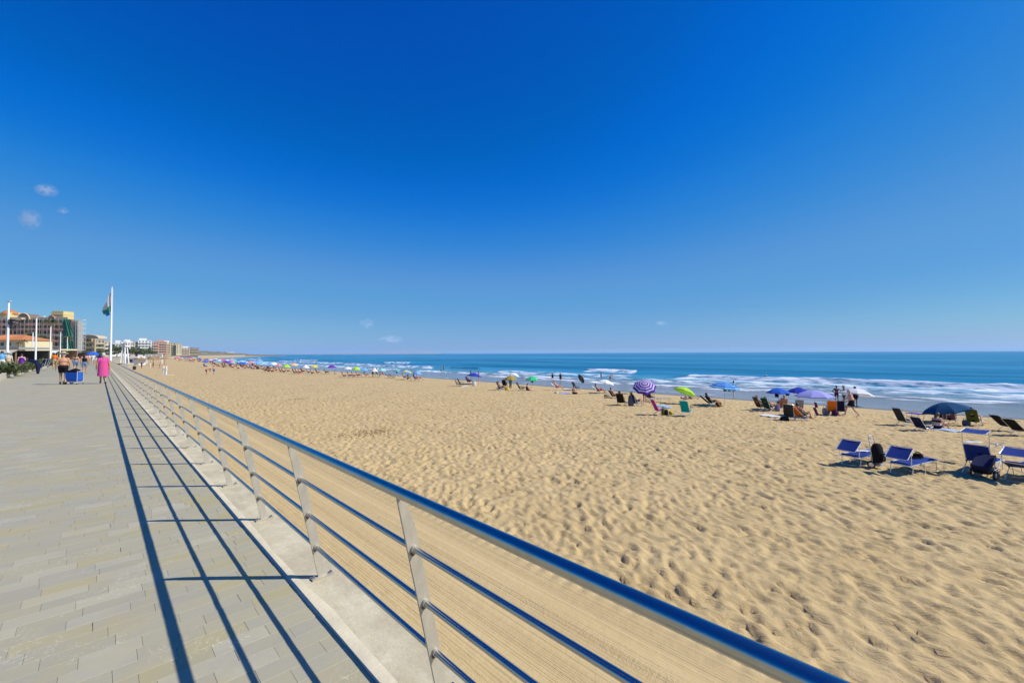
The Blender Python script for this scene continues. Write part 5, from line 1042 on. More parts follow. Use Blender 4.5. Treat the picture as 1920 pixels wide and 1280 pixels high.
for i, (px, py, bk, r_, h_, lb) in enumerate(((-8, 712, 1.0, 1.5, 1.25, 'big dark spiky shrub at the left edge of the photo'), (14, 708, 1.4, 1.4, 1.2, 'dark green spiky shrub, second from the left edge'), (30, 702, .9, .9, .8, 'dry brownish low shrub behind the kerb gap'), (34, 701, 2.2, 1.4, 1.0, 'olive shrub in front of the person in purple'), (52, 697, 1.0, 1.3, .9, 'olive yellow shrub in the middle of the planter'), (64, 694, 1.6, 1.0, .85, 'low olive shrub left of the dark closed parasol'), (82, 690, 1.3, 1.2, .95, 'brown green shrub right of the dark closed parasol'), (92, 688, 1.0, 1.5, 1.25, 'dense olive shrub left of the man with the hat'), (101, 687, 1.6, 1.5, 1.2, 'dark shrub just behind the elbow of the man with the hat'))):
    shrub(along(px, py, bk + 2.6), r_ * 1.1, h_ * 1.2, lb, 440, .25 if 'dry' in lb or 'brown' in lb else .1, i + 3)
# --- people on the promenade
WALK = -math.degrees(TH)
def walker(px, py, pose, sk, wr, hair, lb, d=None, z=0, **kw):
    p = at_z(px, py, z) if d is None else W(px, d, z); return person((p.x, p.y, z), kw.pop('ang', WALK), pose, sk, {k: CB[v] for k, v in wr.items()}, hair, lb, **kw)
walker(118, 720.5, 'pull', 'tan', {'shorts': 'black', 'shoes': 'black'}, 'grey', 'bare backed man with straw hat and black shorts pulling a blue cart', hat=('hat', CB['straw']), fine=True, heavy=True, scale=1.0)
pk = walker(193, 719, 'pull', 'tan', {'top': 'pink', 'shoes': 'slate'}, 'grey', 'woman in a pink dress and pale hat walking along the railing', hat=('cap', CB['cream']), fine=True, heavy=True, scale=.97)
def dress(b):
    prof = [(.175, 1.30), (.185, 1.18), (.195, 1.05), (.205, .92), (.212, .72), (.218, .52), (.220, .44), (.205, .445)]
    b.lathe(prof, 22, (0, .01, 0), sx=1.15, sy=.95)
d_ = part(pk, 'dress', CB['pink'], dress, True)
for v in d_.data.vertices:
    a = math.atan2(v.co.y, v.co.x); v.co.x *= 1 + .03 * math.sin(a * 7) * (1.35 - v.co.z); v.co.y *= 1 + .04 * math.sin(a * 9 + 1) * (1.35 - v.co.z)
walker(141.5, 696.5, 'walk', 'tan', {'bra': 'slate', 'shorts': 'denim'}, 'brown', 'woman in denim shorts with loose brown hair, left one of two', longhair=True, scale=.97); walker(158, 700.5, 'stand', 'tan', {'vest': 'black', 'shorts': 'denim'}, 'dark', 'woman in black top and denim shorts, right one of two', longhair=True, scale=.97)
walker(103, 0, 'walk', 'tan', {'top': 'orange', 'shorts': 'beige'}, 'dark', 'man in orange shirt and pale cap behind the planter', d=46, z=.12, hat=('cap', CB['pale_blue'])); walker(4, 0, 'stand', 'tan', {'top': 'sky', 'trousers': 'white'}, 'dark', 'person in blue and white shirt at the left edge behind the planter', d=37, z=.15, scale=1.05)
walker(16, 0, 'stand', 'fair', {'top': 'cream', 'trousers': 'beige'}, 'grey', 'pale dressed person with white hat under the nearest lamp pole', d=38, z=.1, hat=('hat', CB['white'])); walker(41, 0, 'stand', 'pink', {'bra': 'purple', 'briefs': 'purple', 'vest': 'purple'}, 'brown', 'sunburnt person in a purple top behind the planter', d=40, z=0)
for i, (px, d, wr, lb) in enumerate(((163, 62, {'top': 'rose', 'shorts': 'white'}, 'person in rose shirt far along the promenade'), (168, 75, {'top': 'cream', 'shorts': 'beige'}, 'person in cream far along the promenade, next to rose one'), (175, 70, {'top': 'white', 'shorts': 'white'}, 'person in white below the far blue parasol'), (181, 78, {'top': 'slate', 'shorts': 'white'}, 'person in grey right of the far blue parasol'), (187, 66, {'top': 'navy', 'shorts': 'rose'}, 'person in navy shirt just left of the woman in pink'), (171, 95, {'top': 'red', 'shorts': 'navy'}, 'tiny person in red far along the promenade'))):
    walker(px, 0, ('walk', 'stand')[i % 2], 'tan', wr, 'dark', lb, d=d)
p = W(174, 72); parasol((p.x, p.y, 0), 1.0, 2.15, .5, 'plain', [CB['blue']], 'bright blue parasol carried far along the promenade', None)
# blue beach cart pulled by the man
p = at_z(139, 720, 0); t = thing('beach_cart', 'bright blue cloth beach cart piled with black bags, pulled by the man', 'cart', (p.x, p.y, 0), -TH)
part(t, 'cart_body', CB['blue'], lambda b: (b.box((0, 0, .45), (.60, .36, .42), top=1.06), b.box((.02, 0, .20), (.50, .33, .10), top=1.1))); part(t, 'folded_load', CB['black'], lambda b: (b.tube([(-.29, .02, .72), (0, .05, .78), (.27, .02, .76)], [.06, .10, .05], 8), b.tube([(-.25, -.08, .70), (.1, -.1, .74), (.28, -.08, .70)], [.06, .075, .05], 8)), True)
part(t, 'frame', ALU, lambda b: (b.tube([(-.32, -.17, .10), (-.335, -.17, .72), (-.335, .17, .72), (-.32, .17, .10)], .016, 6), b.tube([(.32, -.17, .06), (.335, -.17, .72), (.335, .17, .72), (.32, .17, .06)], .016, 6), b.tube([(-.32, -.17, .14), (.32, -.17, .14)], .014, 6))); part(t, 'pull_handle', ALU, lambda b: b.tube([(-.33, 0, .66), (-.44, .05, .80), (-.52, .05, .86)], .016, 6))
for s in (-1, 1): wheel(t, (-.33, s * .19, .11), .11, .05)
for s in (-1, 1): part(t, 'foot', BLACKP, lambda b: b.box((.32, s * .17, .03), (.05, .05, .06)))
# --- closed parasol and terrace furniture behind the planter
t = front('closed_parasol', 'closed dark navy parasol rising from the planter', 'parasol', 72, 38, 0); part(t, 'pole', DARKM, lambda b: b.tube([(0, 0, 0), (0, 0, 1.2)], .03, 6)); part(t, 'folded_cloth', CB['navy'], lambda b: b.tube([(0, 0, -.1), (0, 0, .3), (.02, 0, .8), (-.18, 0, 1.05), (-.7, 0, 1.15), (-1.1, 0, 1.1)], [.07, .12, .17, .17, .13, .06], 9), True)
for i, px in enumerate((50, 58, 64, 79)):
    p = W(px, 47 + 4 * i); table((p.x, p.y, 0), 20, 1.2, .8, .76, (CB['navy'], CB['charcoal'], CB['black'], CB['navy'])[i], ('dark terrace table behind the planter, leftmost', 'dark terrace table, second from the left', 'dark terrace table below the second lamp pole', 'dark terrace table right of the closed parasol')[i], 'terrace tables'); chair((p.x + .9, p.y + .6, 0), 200, 'upright', CB['charcoal'], ALU, ('dark terrace chair by the leftmost table', 'dark terrace chair by the second table', 'dark terrace chair by the third table', 'dark terrace chair right of the closed parasol')[i], 'terrace chairs', scale=1.25)
# --- hotel in scaffolding
d = 246; X = lambda px: (px - 64) * d / FPX; Z = lambda py: HZ(64, py, d); t = front('hotel', 'long brown hotel wrapped in scaffolding with yellow roof towers', 'hotel', 64, d)
part(t, 'wall', SHADE, lambda b: b.box(((X(-60) + X(126)) / 2, 4, Z(599) / 2), (X(126) - X(-60), 4, Z(599)))); fl = [(Z(y), m_) for y, m_ in ((598, BEIGE), (609.5, SALM), (619, SALM), (630, PINKR), (641, SALM), (652, BEIGE))]
for z_, m_ in fl: part(t, 'floor_slab', m_, lambda b: b.box(((X(-60) + X(126)) / 2, .9, z_), (X(126) - X(-60), 2.2, .42))); part(t, 'parapet', m_, lambda b: b.box(((X(-60) + X(126)) / 2, -.12, z_ + .62), (X(126) - X(-60), .12, .82)))
for i, px in enumerate(range(-56, 128, 11)): part(t, 'pier', SALM if i % 3 else BEIGE, lambda b: b.box((X(px), 1.1, Z(599) / 2), (.55, 1.7, Z(599) - .3)))
for i, px in enumerate(range(-50, 124, 11)):
    for z_, m_ in fl[1:]: part(t, 'window', GLASS, lambda b: b.box((X(px), 1.97, z_ + 1.35), (1.9, .08, 2.0)))
def arch(b, x0, x1, z0, rise, y0, y1, n=14):
    vs = []
    for y in (y0, y1):
        for i in range(n + 1): a = math.pi * i / n; vs.append(((x0 + x1) / 2 - (x1 - x0) / 2 * math.cos(a), y, z0 + rise * math.sin(a)))
    b.add(vs, [tuple(range(n, -1, -1)), tuple(range(n + 1, 2 * n + 2))] + [(i, i + 1, n + 2 + i, n + 1 + i) for i in range(n)])
tw = part(t, 'arched_gable', SHADE, lambda b: arch(b, X(33), X(55), Z(599), Z(587.5) - Z(599), -.6, 6)); part(t, 'gable_rim', CREAM, lambda b: b.tube([(X(44) - (X(55.5) - X(44)) * math.cos(math.pi * i / 12), -.4, Z(599) + (Z(587) - Z(599)) * math.sin(math.pi * i / 12)) for i in range(13)], .32, 6)); part(t, 'canopy_slab', BEIGE, lambda b: b.box((X(40), -1.4, Z(597.5)), (X(49) - X(31), 2.4, 1.0), top=.9))
tw = part(t, 'tower', YEL, lambda b: (b.box((X(99), 5, Z(590)), (X(110.5) - X(88), 6, Z(583.5) - Z(598)),), arch(b, X(88.5), X(108), Z(585), Z(582) - Z(585), 2.2, 7.5))); part(t, 'tower_cornice', CREAM, lambda b: b.box((X(99), 4.8, Z(588.6)), (X(111) - X(87.5), 6.4, .35))); part(t, 'dormer', BROWN, lambda b: arch(b, X(89), X(102), Z(598.5), Z(592) - Z(598.5), -.3, 2)); part(t, 'dormer_rim', SALM, lambda b: b.tube([(X(95.5) - (X(102.4) - X(95.5)) * math.cos(math.pi * i / 10), -.2, Z(598.5) + (Z(591.4) - Z(598.5)) * math.sin(math.pi * i / 10)) for i in range(11)], .25, 6))
part(t, 'tower', YEL, lambda b: b.box((X(-3), 5, Z(591)), (X(8) - X(-14), 6, Z(584) - Z(598)))); part(t, 'tower_dome', TERRA, lambda b: b.lathe([(3.6, 0), (3.3, .9), (2.2, 1.9), (.6, 2.5), (0, 2.6)], 18, (X(-2), 5, Z(587))), True)
for i, px in enumerate((24, 71)): part(t, 'chimney', CREAM, lambda b: b.lathe([(.5, 0), (.45, .8), (.8, 1.0), (.3, 1.6), (0, 1.9)], 10, (X(px), 3, Z(597))))
for i, px in enumerate(range(-54, 128, 7)): part(t, 'scaffold_pole', STEELP, lambda b: b.tube([(X(px), -1.7, 0), (X(px), -1.7, Z(597))], .05, 5))
for z_, m_ in fl: part(t, 'scaffold_ledger', STEELP, lambda b: b.tube([(X(-56), -1.7, z_ + 1.0), (X(126), -1.7, z_ + 1.0)], .05, 5)); part(t, 'scaffold_board', WOOD, lambda b: b.box((X(35), -1.35, z_ + .05), (X(126) - X(-56), .7, .06)))
NET = mk('green_netting', (.03, .20, .135), .9, 0, .25, .6, 0, .3); b = MB(); vs = []; fs = []; nn = 40; mm = 12
for i in range(nn + 1):
    for j in range(mm + 1):
        f = i / nn; px = 124.5 + f * (21 - 9 * (j / mm) ** 2); vs.append((X(px), -2.2 + .35 * math.sin(f * 26 + j) + .2 * math.sin(f * 9), 2.0 + (Z(599) - 2.0) * j / mm))
        if i and j: q = i * (mm + 1) + j; fs.append((q - mm - 2, q - 1, q, q - mm - 1))
b.add(vs, fs); link('safety_net', b.mesh('safety_net', [NET]), t)
part(t, 'end_wall', mk('grey_render', (.33, .31, .26), .9), lambda b: b.box((X(133), 3, Z(603) / 2), (X(140) - X(126.5), 3, Z(603)))); 
for px in (146, 149.5, 153, 157): part(t, 'scaffold_pole', STEELP, lambda b: b.tube([(X(px), -1.5, 0), (X(px), -1.5, Z(597))], .06, 5)); part(t, 'scaffold_pole', STEELP, lambda b: b.tube([(X(px), 1, 0), (X(px), 1, Z(599))], .06, 5))
for i in range(8): z_ = Z(656) + i * (Z(600) - Z(656)) / 7; part(t, 'scaffold_deck', WHITEP, lambda b: b.box((X(151.5), -.3, z_), (X(158) - X(145), 1.6, .14))); part(t, 'scaffold_ledger', STEELP, lambda b: b.tube([(X(145), -1.5, z_ + 1), (X(158), -1.5, z_ + 1)], .05, 5))
# --- cream house with orange roof, beach bars
d = 128; X = lambda px: (px - 15) * d / FPX; Z = lambda py: HZ(15, py, d); t = front('house', 'low cream house with orange tiled roof at the left edge', 'house', 15, d)
part(t, 'wall', CREAM, lambda b: b.box((X(4), 4, Z(637) / 2), (X(44) - X(-36), 8, Z(637)))); hip = lambda b: b.add([(X(-40), -1, Z(637.4)), (X(46), -1, Z(637.4)), (X(46), 9, Z(637.4)), (X(-40), 9, Z(637.4)), (X(-20), 4, Z(627)), (X(20), 4, Z(627))], [(0, 1, 5, 4), (1, 2, 5), (2, 3, 4, 5), (3, 0, 4), (3, 2, 1, 0)])
part(t, 'roof', TERRA, hip)
for i in range(26):
    f = i / 25; xa = X(-40) + (X(46) - X(-40)) * f; xb = X(-20) + (X(20) - X(-20)) * f; part(t, 'roof_tile_row', TERRA, lambda b: b.tube([(xa, -1.02, Z(637.4) + .03), (xb, 4, Z(627) + .04)], .07, 5))
for px in (4, 17): part(t, 'window', GLASS, lambda b: b.box((X(px), -.03, Z(645)), (.95, .08, 1.0))); part(t, 'shutter', CREAM, lambda b: b.box((X(px), -.12, Z(641.3)), (1.3, .12, .22)))
def bar(px0, px1, d, lb, ytop, roofm, wallm, posts, sign=None):
    pc = (px0 + px1) / 2; X = lambda px: (px - pc) * d / FPX; Z = lambda py: HZ(pc, py, d); t = front('beach_bar', lb, 'beach bar', pc, d); zt = Z(ytop)
    part(t, 'roof', roofm, lambda b: b.box((0, 2, zt), (X(px1) - X(px0), 6, .45))); part(t, 'back_wall', wallm, lambda b: b.box((0, 5.2, zt / 2 - .2), (X(px1) - X(px0) - .4, .3, zt - .5)))
    part(t, 'awning', BEIGE if roofm is not CREAM else WHITEP, lambda b: b.add([(X(px0), -1, zt - .3), (X(px1), -1, zt - .3), (X(px1), -2.4, zt - 1.0), (X(px0), -2.4, zt - 1.0), (X(px0), -1, zt - .38), (X(px1), -1, zt - .38), (X(px1), -2.4, zt - 1.08), (X(px0), -2.4, zt - 1.08)], [(0, 3, 2, 1), (4, 5, 6, 7), (2, 3, 7, 6), (0, 1, 5, 4)]))
    for i in range(posts): f = (i + .5) / posts; part(t, 'post', WOOD, lambda b: b.box((X(px0) + f * (X(px1) - X(px0)), -.9, zt / 2 - .1), (.18, .18, zt - .3)))
    part(t, 'counter', wallm, lambda b: b.box((0, 2, .55), ((X(px1) - X(px0)) * .6, .7, 1.1))); return t
bar(-30, 45, 92, 'dark beach bar with grey roof below the cream house', 653, mk('grey_roof', (.25, .26, .26), .8), mk('bar_dark', (.035, .032, .03), .9), 6)
bar(62, 118, 150, 'beach bar with cream roof band and brown awning', 655.5, CREAM, BROWN, 6); bar(120, 153, 205, 'low dark beach bar at the foot of the green netting', 659, mk('bar_dark2', (.06, .055, .05), .9), BROWN, 4)
t = front('service_van', 'white boxy kiosk between the beach bars', 'kiosk', 54, 140); part(t, 'body', WHITEP, lambda b: b.box((0, 0, 1.5), (3.6, 2.4, 2.6), top=.96)); part(t, 'hatch', GLASS, lambda b: b.box((0, -1.2, 1.9), (2.2, .08, .9))); part(t, 'awning', BEIGE, lambda b: b.box((0, -1.7, 2.75), (3.2, 1.1, .08)))
# --- trees
def leaf_crown(b, c, r, n, rr, size=.5, nm=4):
    lob = [(Vector(c) + Vector((rr.gauss(0, .45) * r[0], rr.gauss(0, .45) * r[1], rr.gauss(0, .35) * r[2])), .45 + .35 * rr.random()) for _ in range(9)]
    for i in range(n):
        q, s = lob[int(rr.random() * 9)]; v = Vector((rr.gauss(0, 1), rr.gauss(0, 1), rr.gauss(0, 1))).normalized() * (rr.random() ** .4)
        p = q + Vector((v.x * r[0] * s, v.y * r[1] * s, v.z * r[2] * s)); a = Vector((rr.gauss(0, 1), rr.gauss(0, 1), rr.gauss(0, 1))).normalized(); u_ = a.orthogonal().normalized() * size * (.6 + .8 * rr.random()); w_ = a.cross(u_) * .6
        b.add([tuple(p - u_), tuple(p + w_), tuple(p + u_), tuple(p - w_)], [(0, 1, 2, 3)], int(rr.random() * nm))
def tree(px, d, ytop, wpx, lb, seed, z0=0):
    H = HZ(px, ytop, d) - z0; rr = random.Random(seed); t = front('tree', lb, 'tree', px, d, z0, 'trees behind the beach'); r = pxm(wpx, d) / 2
    b = MB(); leaf_crown(b, (0, 0, H * .62), (r, r, H * .36), 420, rr, r * .16); link('crown', b.mesh('crown', [LEAFG[0], LEAFG[3], LEAFG[1], LEAFG[0]], False), t)
    b = MB(); b.tube([(0, 0, 0), (.1 * r, 0, H * .3), (0, 0, H * .6)], [r * .09, r * .07, r * .03], 7)
    for k in range(3): a = k * 2.1 + seed; b.tube([(.1 * r, 0, H * .3), (math.cos(a) * r * .5, math.sin(a) * r * .5, H * .6)], [r * .05, r * .02], 5)
    link('trunk', b.mesh('trunk', [WOOD]), t)
for i, (px, d, yt, wd, lb) in enumerate(((207, 300, 646, 16, 'dark tree directly behind the flagpole foot'), (219, 330, 647, 18, 'dark tree left of the lifeguard tower'), (229, 360, 648, 16, 'small dark tree behind the lifeguard tower'), (243, 330, 649, 20, 'dark tree just right of the lifeguard tower'), (256, 360, 651, 18, 'low tree below the cream apartment block'), (269, 360, 652.5, 22, 'broad dark tree below the white apartment block'), (281, 380, 653, 18, 'dark tree at the foot of the salmon block'), (290, 420, 657, 10, 'small round tree right of the dark tree row'), (160, 240, 655, 14, 'grey green tree at the right end of the hotel'), (188, 330, 653, 14, 'tree left of the flagpole in front of the beige hotel'))): tree(px, d, yt, wd, lb, i + 20)
tree(10.5, 96, 657.5, 9, 'round green bush tree in the shade of the beach bar', 51)
def palm(px, d, ytop, wpx, lb, seed, ztrunk=1.0, nf=22):
    rr = random.Random(seed); H = HZ(px, ytop, d); r = pxm(wpx, d) / 2; t = front('palm_tree', lb, 'palm', px, d, 0, 'palms by the hotel'); hc = H - r * .45
    b = MB(); b.tube([(0, 0, 0), (.15, 0, hc * .5), (0, 0, hc)], [.30, .22, .20], 8); link('trunk', b.mesh('trunk', [WOOD]), t)
    b = MB()
    for k in range(nf):
        a = k * 2.399 + rr.random(); e = -.25 + 1.5 * (k / nf); dr = Vector((math.cos(a) * math.cos(e), math.sin(a) * math.cos(e), math.sin(e))); L = r * (1.0 + .2 * rr.random()); P = [Vector((0, 0, hc)) + dr * L * f + Vector((0, 0, -.55 * L * f * f)) for f in [i / 7 for i in range(8)]]
        b.tube(P, [.05] * 7 + [.015], 4, 1)
        for i in range(1, 8):
            tg = (P[i] - P[i - 1]).normalized(); s = tg.cross(Vector((0, 0, 1))).normalized()
            for sg in (-1, 1):
                for q in (0, .5):
                    o_ = P[i - 1].lerp(P[i], q); tip = o_ + (s * sg + tg * .6).normalized() * L * .30 * (1 - .5 * i / 8) + Vector((0, 0, -.10 * L)); w_ = tg * L * .028; b.add([tuple(o_ - w_), tuple(o_ + w_), tuple(tip)], [(0, 1, 2)], 0 if rr.random() < .6 else 1)
    link('crown', b.mesh('crown', [LEAFG[0], LEAFG[1]], False), t)
palm(95, 160, 597, 26, 'tall palm with a drooping crown in front of the yellow tower', 3); palm(58, 170, 622, 36, 'broad palm left of the second lamp pole', 5); palm(79, 185, 627, 30, 'broad palm between second and third lamp poles', 7); palm(126, 230, 629, 22, 'palm in front of the green netting', 9)
for i, (px, d, y) in enumerate(((36, 100, 640), (44, 104, 636))): palm(px, d, y, 11, ('slim young palm by the cream house, left one', 'slim young palm by the cream house, right one')[i], 11 + i, nf=14)
# --- apartment blocks far along the coast
def block(px0, px1, ytop, d, lb, wallm, floors, bays, balc=True, turn=38, roof=None, step=None, nm='apartment_block', win=True, balm=None):
    px0 -= 3; px1 -= 1.5; pc = (px0 + px1) / 2; t = front(nm, lb, 'building', pc, d, 0, 'buildings along the coast', turn); wd = pxm(px1 - px0, d) * .96; H = HZ(pc, ytop, d); fh_ = H / floors
    part(t, 'wall', wallm, lambda b: b.box((0, wd * .2, H / 2), (wd, wd * .4, H))); part(t, 'roof', roof or wallm, lambda b: b.box((0, wd * .2, H + .12), (wd + .5, wd * .4 + .5, .3)))
    if step: part(t, 'penthouse', step[0], lambda b: b.box((wd * step[1], wd * .2, H + 1.6), (wd * step[2], wd * .3, 2.8)))
    for f in range(1 if floors > 2 else 0, floors):
        if balc: part(t, 'balcony', balm or WREND, lambda b: (b.box((0, -.7, f * fh_ + .05), (wd * .94, 1.5, .25)), b.box((0, -1.4, f * fh_ + .5), (wd * .94, .15, .8))))
        for k in range(bays if win else 0): part(t, 'window', BWIN, lambda b: b.box((-wd / 2 + wd * (k + .5) / bays, -.03, f * fh_ + fh_ * .55), (wd / bays * .46, .1, fh_ * .44)))
    return t
block(150, 176, 633, 290, 'beige hotel with arches right of the scaffolding', BEIGE, 4, 6, True, balm=CREAM); block(170, 194, 636.5, 330, 'beige stepped hotel wing left of the flagpole', BEIGE, 4, 5, True, roof=CREAM, balm=CREAM); block(180, 206, 640, 420, 'pale apartment block behind the flagpole', CREAM, 4, 5)
t = front('arched_pavilion', 'beige arched gable on top of the stepped hotel', 'pavilion', 165, 285, HZ(165, 634, 285)); part(t, 'gable', BEIGE, lambda b: arch(b, -6, 7, 0, 2.2, -.2, 6)); part(t, 'gable_rim', CREAM, lambda b: b.tube([(.5 - 6.6 * math.cos(math.pi * i / 10), -.3, 2.3 * math.sin(math.pi * i / 10)) for i in range(11)], .25, 5))
block(212, 226, 643, 480, 'white low block right of the flagpole', WREND, 3, 4, step=(WREND, .2, .5)); block(225, 243, 641, 520, 'white block with penthouse behind the lifeguard tower', WREND, 3, 5, step=(WREND, .25, .45)); block(241, 253, 643, 560, 'pinkish block right of the lifeguard tower', PINKR, 4, 3)
block(251, 265, 641, 600, 'cream apartment block left of the tall white one', CREAM, 5, 3, balm=CREAM); block(264, 283, 638, 600, 'tall white apartment block with a stepped penthouse', WREND, 6, 4, step=(WREND, -.15, .55)); block(283, 297, 643, 680, 'salmon apartment block right of the tall white one', SALM, 5, 4, balm=PINKR)
block(294, 312, 640.5, 720, 'highest salmon apartment block in the row', SALM, 6, 5, step=(SALM, 0, .4), balm=PINKR); block(309, 320, 642, 730, 'pale cream block between salmon and beige ones', CREAM, 6, 3, step=(WREND, 0, .6), balm=CREAM); block(317, 335, 643, 760, 'beige block with dark balcony openings', BEIGE, 6, 4, balm=CREAM)
block(334, 341, 644, 760, 'narrow pale tower at the end of the beige block', CREAM, 6, 2, False); block(339, 356, 652, 840, 'low pale pink block near the end of the row', PINKR, 4, 4, balm=CREAM, step=(WREND, .1, .5)); block(353, 362, 652, 900, 'dark brown block, left part of the last house', BROWN, 5, 3, False, win=False); block(361, 373, 652.5, 905, 'banded brown and cream block at the end of the row', BROWN, 5, 3, balm=CREAM)
for i, (px, d, wd, yt) in enumerate(((432, 980, 6, 660.5), (438, 990, 5, 659.5), (385, 920, 9, 662), (418, 960, 4, 662))): block(px - wd / 2, px + wd / 2, yt, d, ('white house on the headland, left of a pair', 'white house on the headland, right of a pair', 'long low pale house on the near headland', 'tiny pale house in the middle of the headland')[i], WREND, 2, 3, False)
for i, (x0, x1, d, h_) in enumerate(((236, 300, 330, 2.6), (296, 372, 560, 3.2))):
    t = front('retaining_wall', ('long pale wall below the dark tree row', 'long beige wall below the salmon blocks')[i], 'wall', (x0 + x1) / 2, d, SEA + .4); L = pxm(x1 - x0, d); part(t, 'wall_panel', BEIGE, lambda b: b.box((0, 0, h_ / 2), (L, .6, h_))); part(t, 'wall_cap', CREAM, lambda b: b.box((0, 0, h_ + .1), (L + .3, .8, .18)))
# --- lifeguard tower, kiosk, white gantry, ramp wall
d = 135; zb = -1.0; t = front('lifeguard_tower', 'white lifeguard tower on splayed legs beyond the railing', 'lifeguard tower', 234, d, zb); Z = lambda py: HZ(234, py, d) - zb
for sx, sy in ((-1, -1), (1, -1), (-1, 1), (1, 1)): part(t, 'leg', WHITEP, lambda b: b.tube([(sx * .78, sy * .6, 0), (sx * .36, sy * .36, Z(650))], .16, 6))
part(t, 'deck', WHITEP, lambda b: b.box((0, 0, Z(649.5)), (1.6, 1.5, .16))); part(t, 'roof', WHITEP, lambda b: b.box((.3, 0, Z(640.5)), (2.3, 2.2, .18), top=.9))
for sx, sy in ((-1, -1), (1, -1), (-1, 1), (1, 1)): part(t, 'roof_post', WHITEP, lambda b: b.box((sx * .75, sy * .7, (Z(649.5) + Z(640.5)) / 2), (.09, .09, Z(640.5) - Z(649.5))))
part(t, 'railing_board', WHITEP, lambda b: b.box((0, -.85, Z(646.5)), (1.8, .06, .4))); part(t, 'base_slab', KERB, lambda b: b.box((.1, 0, -.15), (3.4, 2.8, .3))); part(t, 'plinth', mk('plinth_concrete', (.36, .33, .26), .9), lambda b: b.box((.2, 0, -1.6), (3.0, 2.4, 2.6)))
d = 150; p = PG(253, 684); t = thing('kiosk', 'white beach kiosk with flat roof left of the thatched shades', 'kiosk', p, -TH); part(t, 'body', WHITEP, lambda b: b.box((0, 0, 1.35), (5.4, 3, 2.7))); part(t, 'roof', WHITEP, lambda b: b.box((.4, -.2, 2.95), (4.6, 3.6, .5), top=.92)); part(t, 'hatch', GLASS, lambda b: b.box((-.4, -1.52, 1.6), (1.5, .08, 1.0))); part(t, 'door', mk('kiosk_door', (.55, .62, .66), .5), lambda b: b.box((-2.0, -1.52, 1.05), (.9, .06, 2.1)))
p = PG(289, 681); t = thing('gantry', 'white beam on two posts behind the thatched shades', 'gantry', p, -TH); part(t, 'beam', WHITEP, lambda b: b.box((0, 0, 3.9), (7.2, .4, .5)))
for s in (-1, 1): part(t, 'post', WHITEP, lambda b: b.box((s * 3.4, 0, 1.9), (.3, .3, 4.0))); part(t, 'brace', WHITEP, lambda b: b.tube([(s * 3.4, 0, 2.6), (s * 2.5, 0, 3.7)], .1, 5))
p = W(226, 112, -2.4); t = thing('ramp_wall', 'grey concrete ramp wall stepping down from the promenade to the sand', 'wall', p, -TH + R(44)); part(t, 'wall_slab', mk('ramp_concrete', (.36, .33, .27), .9, 0, .2, 1), lambda b: b.box((.4, 0, .8), (1.6, 14, 1.9))); part(t, 'ramp_surface', SANDM if False else mk('ramp_sand', (.46, .34, .17), .95), lambda b: b.add([(-1.6, -7, 2.2), (.4, -7, 1.8), (.4, 7, 1.9), (-1.6, 7, 2.3)], [(0, 1, 2, 3)]))
for i, (px, py) in enumerate(((690, 812), (560, 748))):          # scraps of dry seaweed on the sand
    c = G(px, py); b = MB(); rr = random.Random(i)
    for k in range((170, 40)[i]):
        x, y = rr.gauss(0, (.75, .35)[i]), rr.gauss(0, (.5, .3)[i]); z_ = sand_z(c.x + x, c.y + y) + .015 + .03 * rr.random(); a = rr.random() * 6; L = .015 + .03 * rr.random(); b.box((c.x + x, c.y + y, z_), (L * 2, L * .8, .02), Matrix.Rotation(a, 3, 'Z'))
    o = link('seaweed_scraps', b.mesh('seaweed_scraps', [mk('dry_weed', (.24, .16, .055), .95)], False)); o['kind'] = 'stuff'
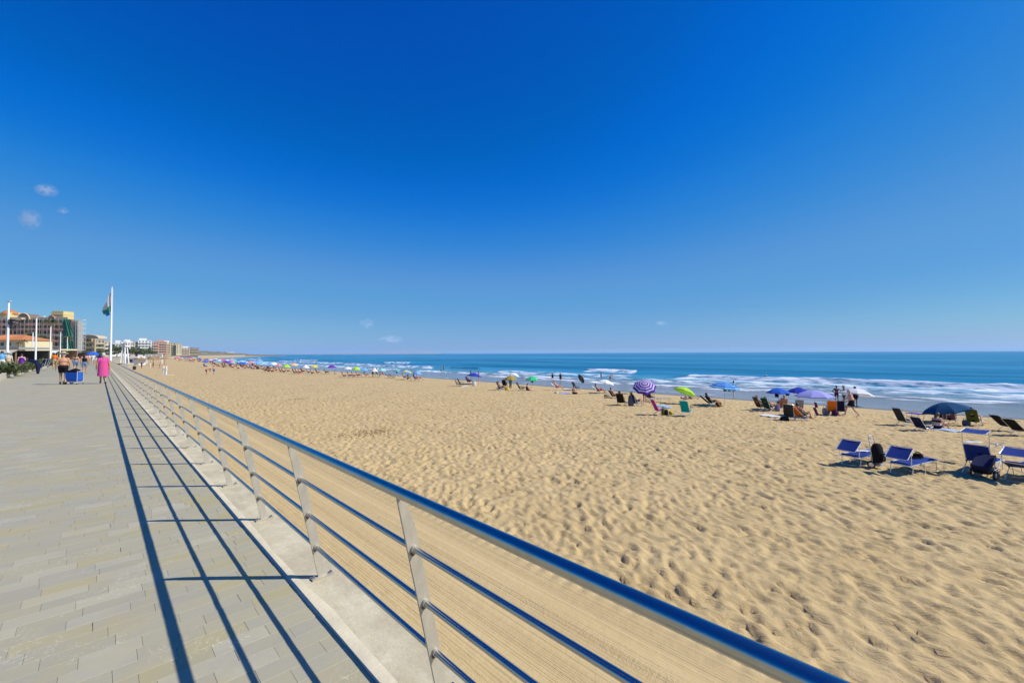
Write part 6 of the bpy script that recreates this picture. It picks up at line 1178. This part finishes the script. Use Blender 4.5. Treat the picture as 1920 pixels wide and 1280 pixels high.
# --- small clouds
m = bpy.data.materials.new('cloud_vapour'); m.use_nodes = True; t = m.node_tree; t.nodes.clear(); o = t.nodes.new('ShaderNodeOutputMaterial'); vsn = t.nodes.new('ShaderNodeVolumeScatter'); vsn.inputs['Anisotropy'].default_value = .2
v = coord(t); ln = t.nodes.new('ShaderNodeVectorMath'); ln.operation = 'LENGTH'; lk(t, v, ln.inputs[0]); fall = mth(t, 'SUBTRACT', 1.0, ln.outputs['Value'], True)
oi = t.nodes.new('ShaderNodeObjectInfo'); sh2 = t.nodes.new('ShaderNodeVectorMath'); sh2.operation = 'ADD'; cmb = t.nodes.new('ShaderNodeCombineXYZ'); lk(t, mth(t, 'MULTIPLY', oi.outputs['Random'], 20), cmb.inputs[0]); lk(t, v, sh2.inputs[0]); lk(t, cmb.outputs[0], sh2.inputs[1])
dn = mth(t, 'MULTIPLY', mth(t, 'SUBTRACT', nz(t, sh2.outputs[0], 1.9, 6, .65), .42, True), fall); lk(t, mth(t, 'MULTIPLY', dn, .06), vsn.inputs['Density']); lk(t, vsn.outputs[0], o.inputs['Volume'])
b = MB(); b.ball((0, 0, 0), 1, 20, 14); CL = b.mesh('cloud', [m])
for px, py, sx, sy, lb in ((87, 357, 22, 13, 'little wisp of cloud at the upper left, highest one'), (56, 411, 20, 22, 'larger wisp of cloud at the left, lowest one'), (118, 395, 11, 8, 'faint wisp of cloud at the left, rightmost'), (688, 607, 16, 12, 'small puffy cloud low above the sea, left of centre'), (733, 636, 26, 9, 'faint flat cloud just above the island'), (1240, 606, 13, 6, 'tiny flat cloud low over the open sea')):
    D = 9000; dd = ray(px, py); q = CAMP + dd * (D / dd.dot(FW)); o = link('cloud', CL, None, None, q, (0, 0, -TH)); o.scale = (pxm(sx, D), pxm(sx, D) * .7, pxm(sy, D)); tag(o, lb, 'cloud', 'small clouds')
# --- the sea air that fades the far coast
b = MB(); b.box((0, 0, 40), (27600, 27600, 96)); hz = link('haze', b.mesh('haze', [], False)); hz['kind'] = 'stuff'
m = bpy.data.materials.new('sea_haze'); m.use_nodes = True; t = m.node_tree; t.nodes.clear(); o = t.nodes.new('ShaderNodeOutputMaterial'); pv = t.nodes.new('ShaderNodeVolumePrincipled')
pv.inputs['Color'].default_value = (.62, .82, 1.0, 1); pv.inputs['Density'].default_value = 7e-5; pv.inputs['Anisotropy'].default_value = .1; lk(t, pv.outputs[0], o.inputs['Volume']); hz.data.materials.append(m)
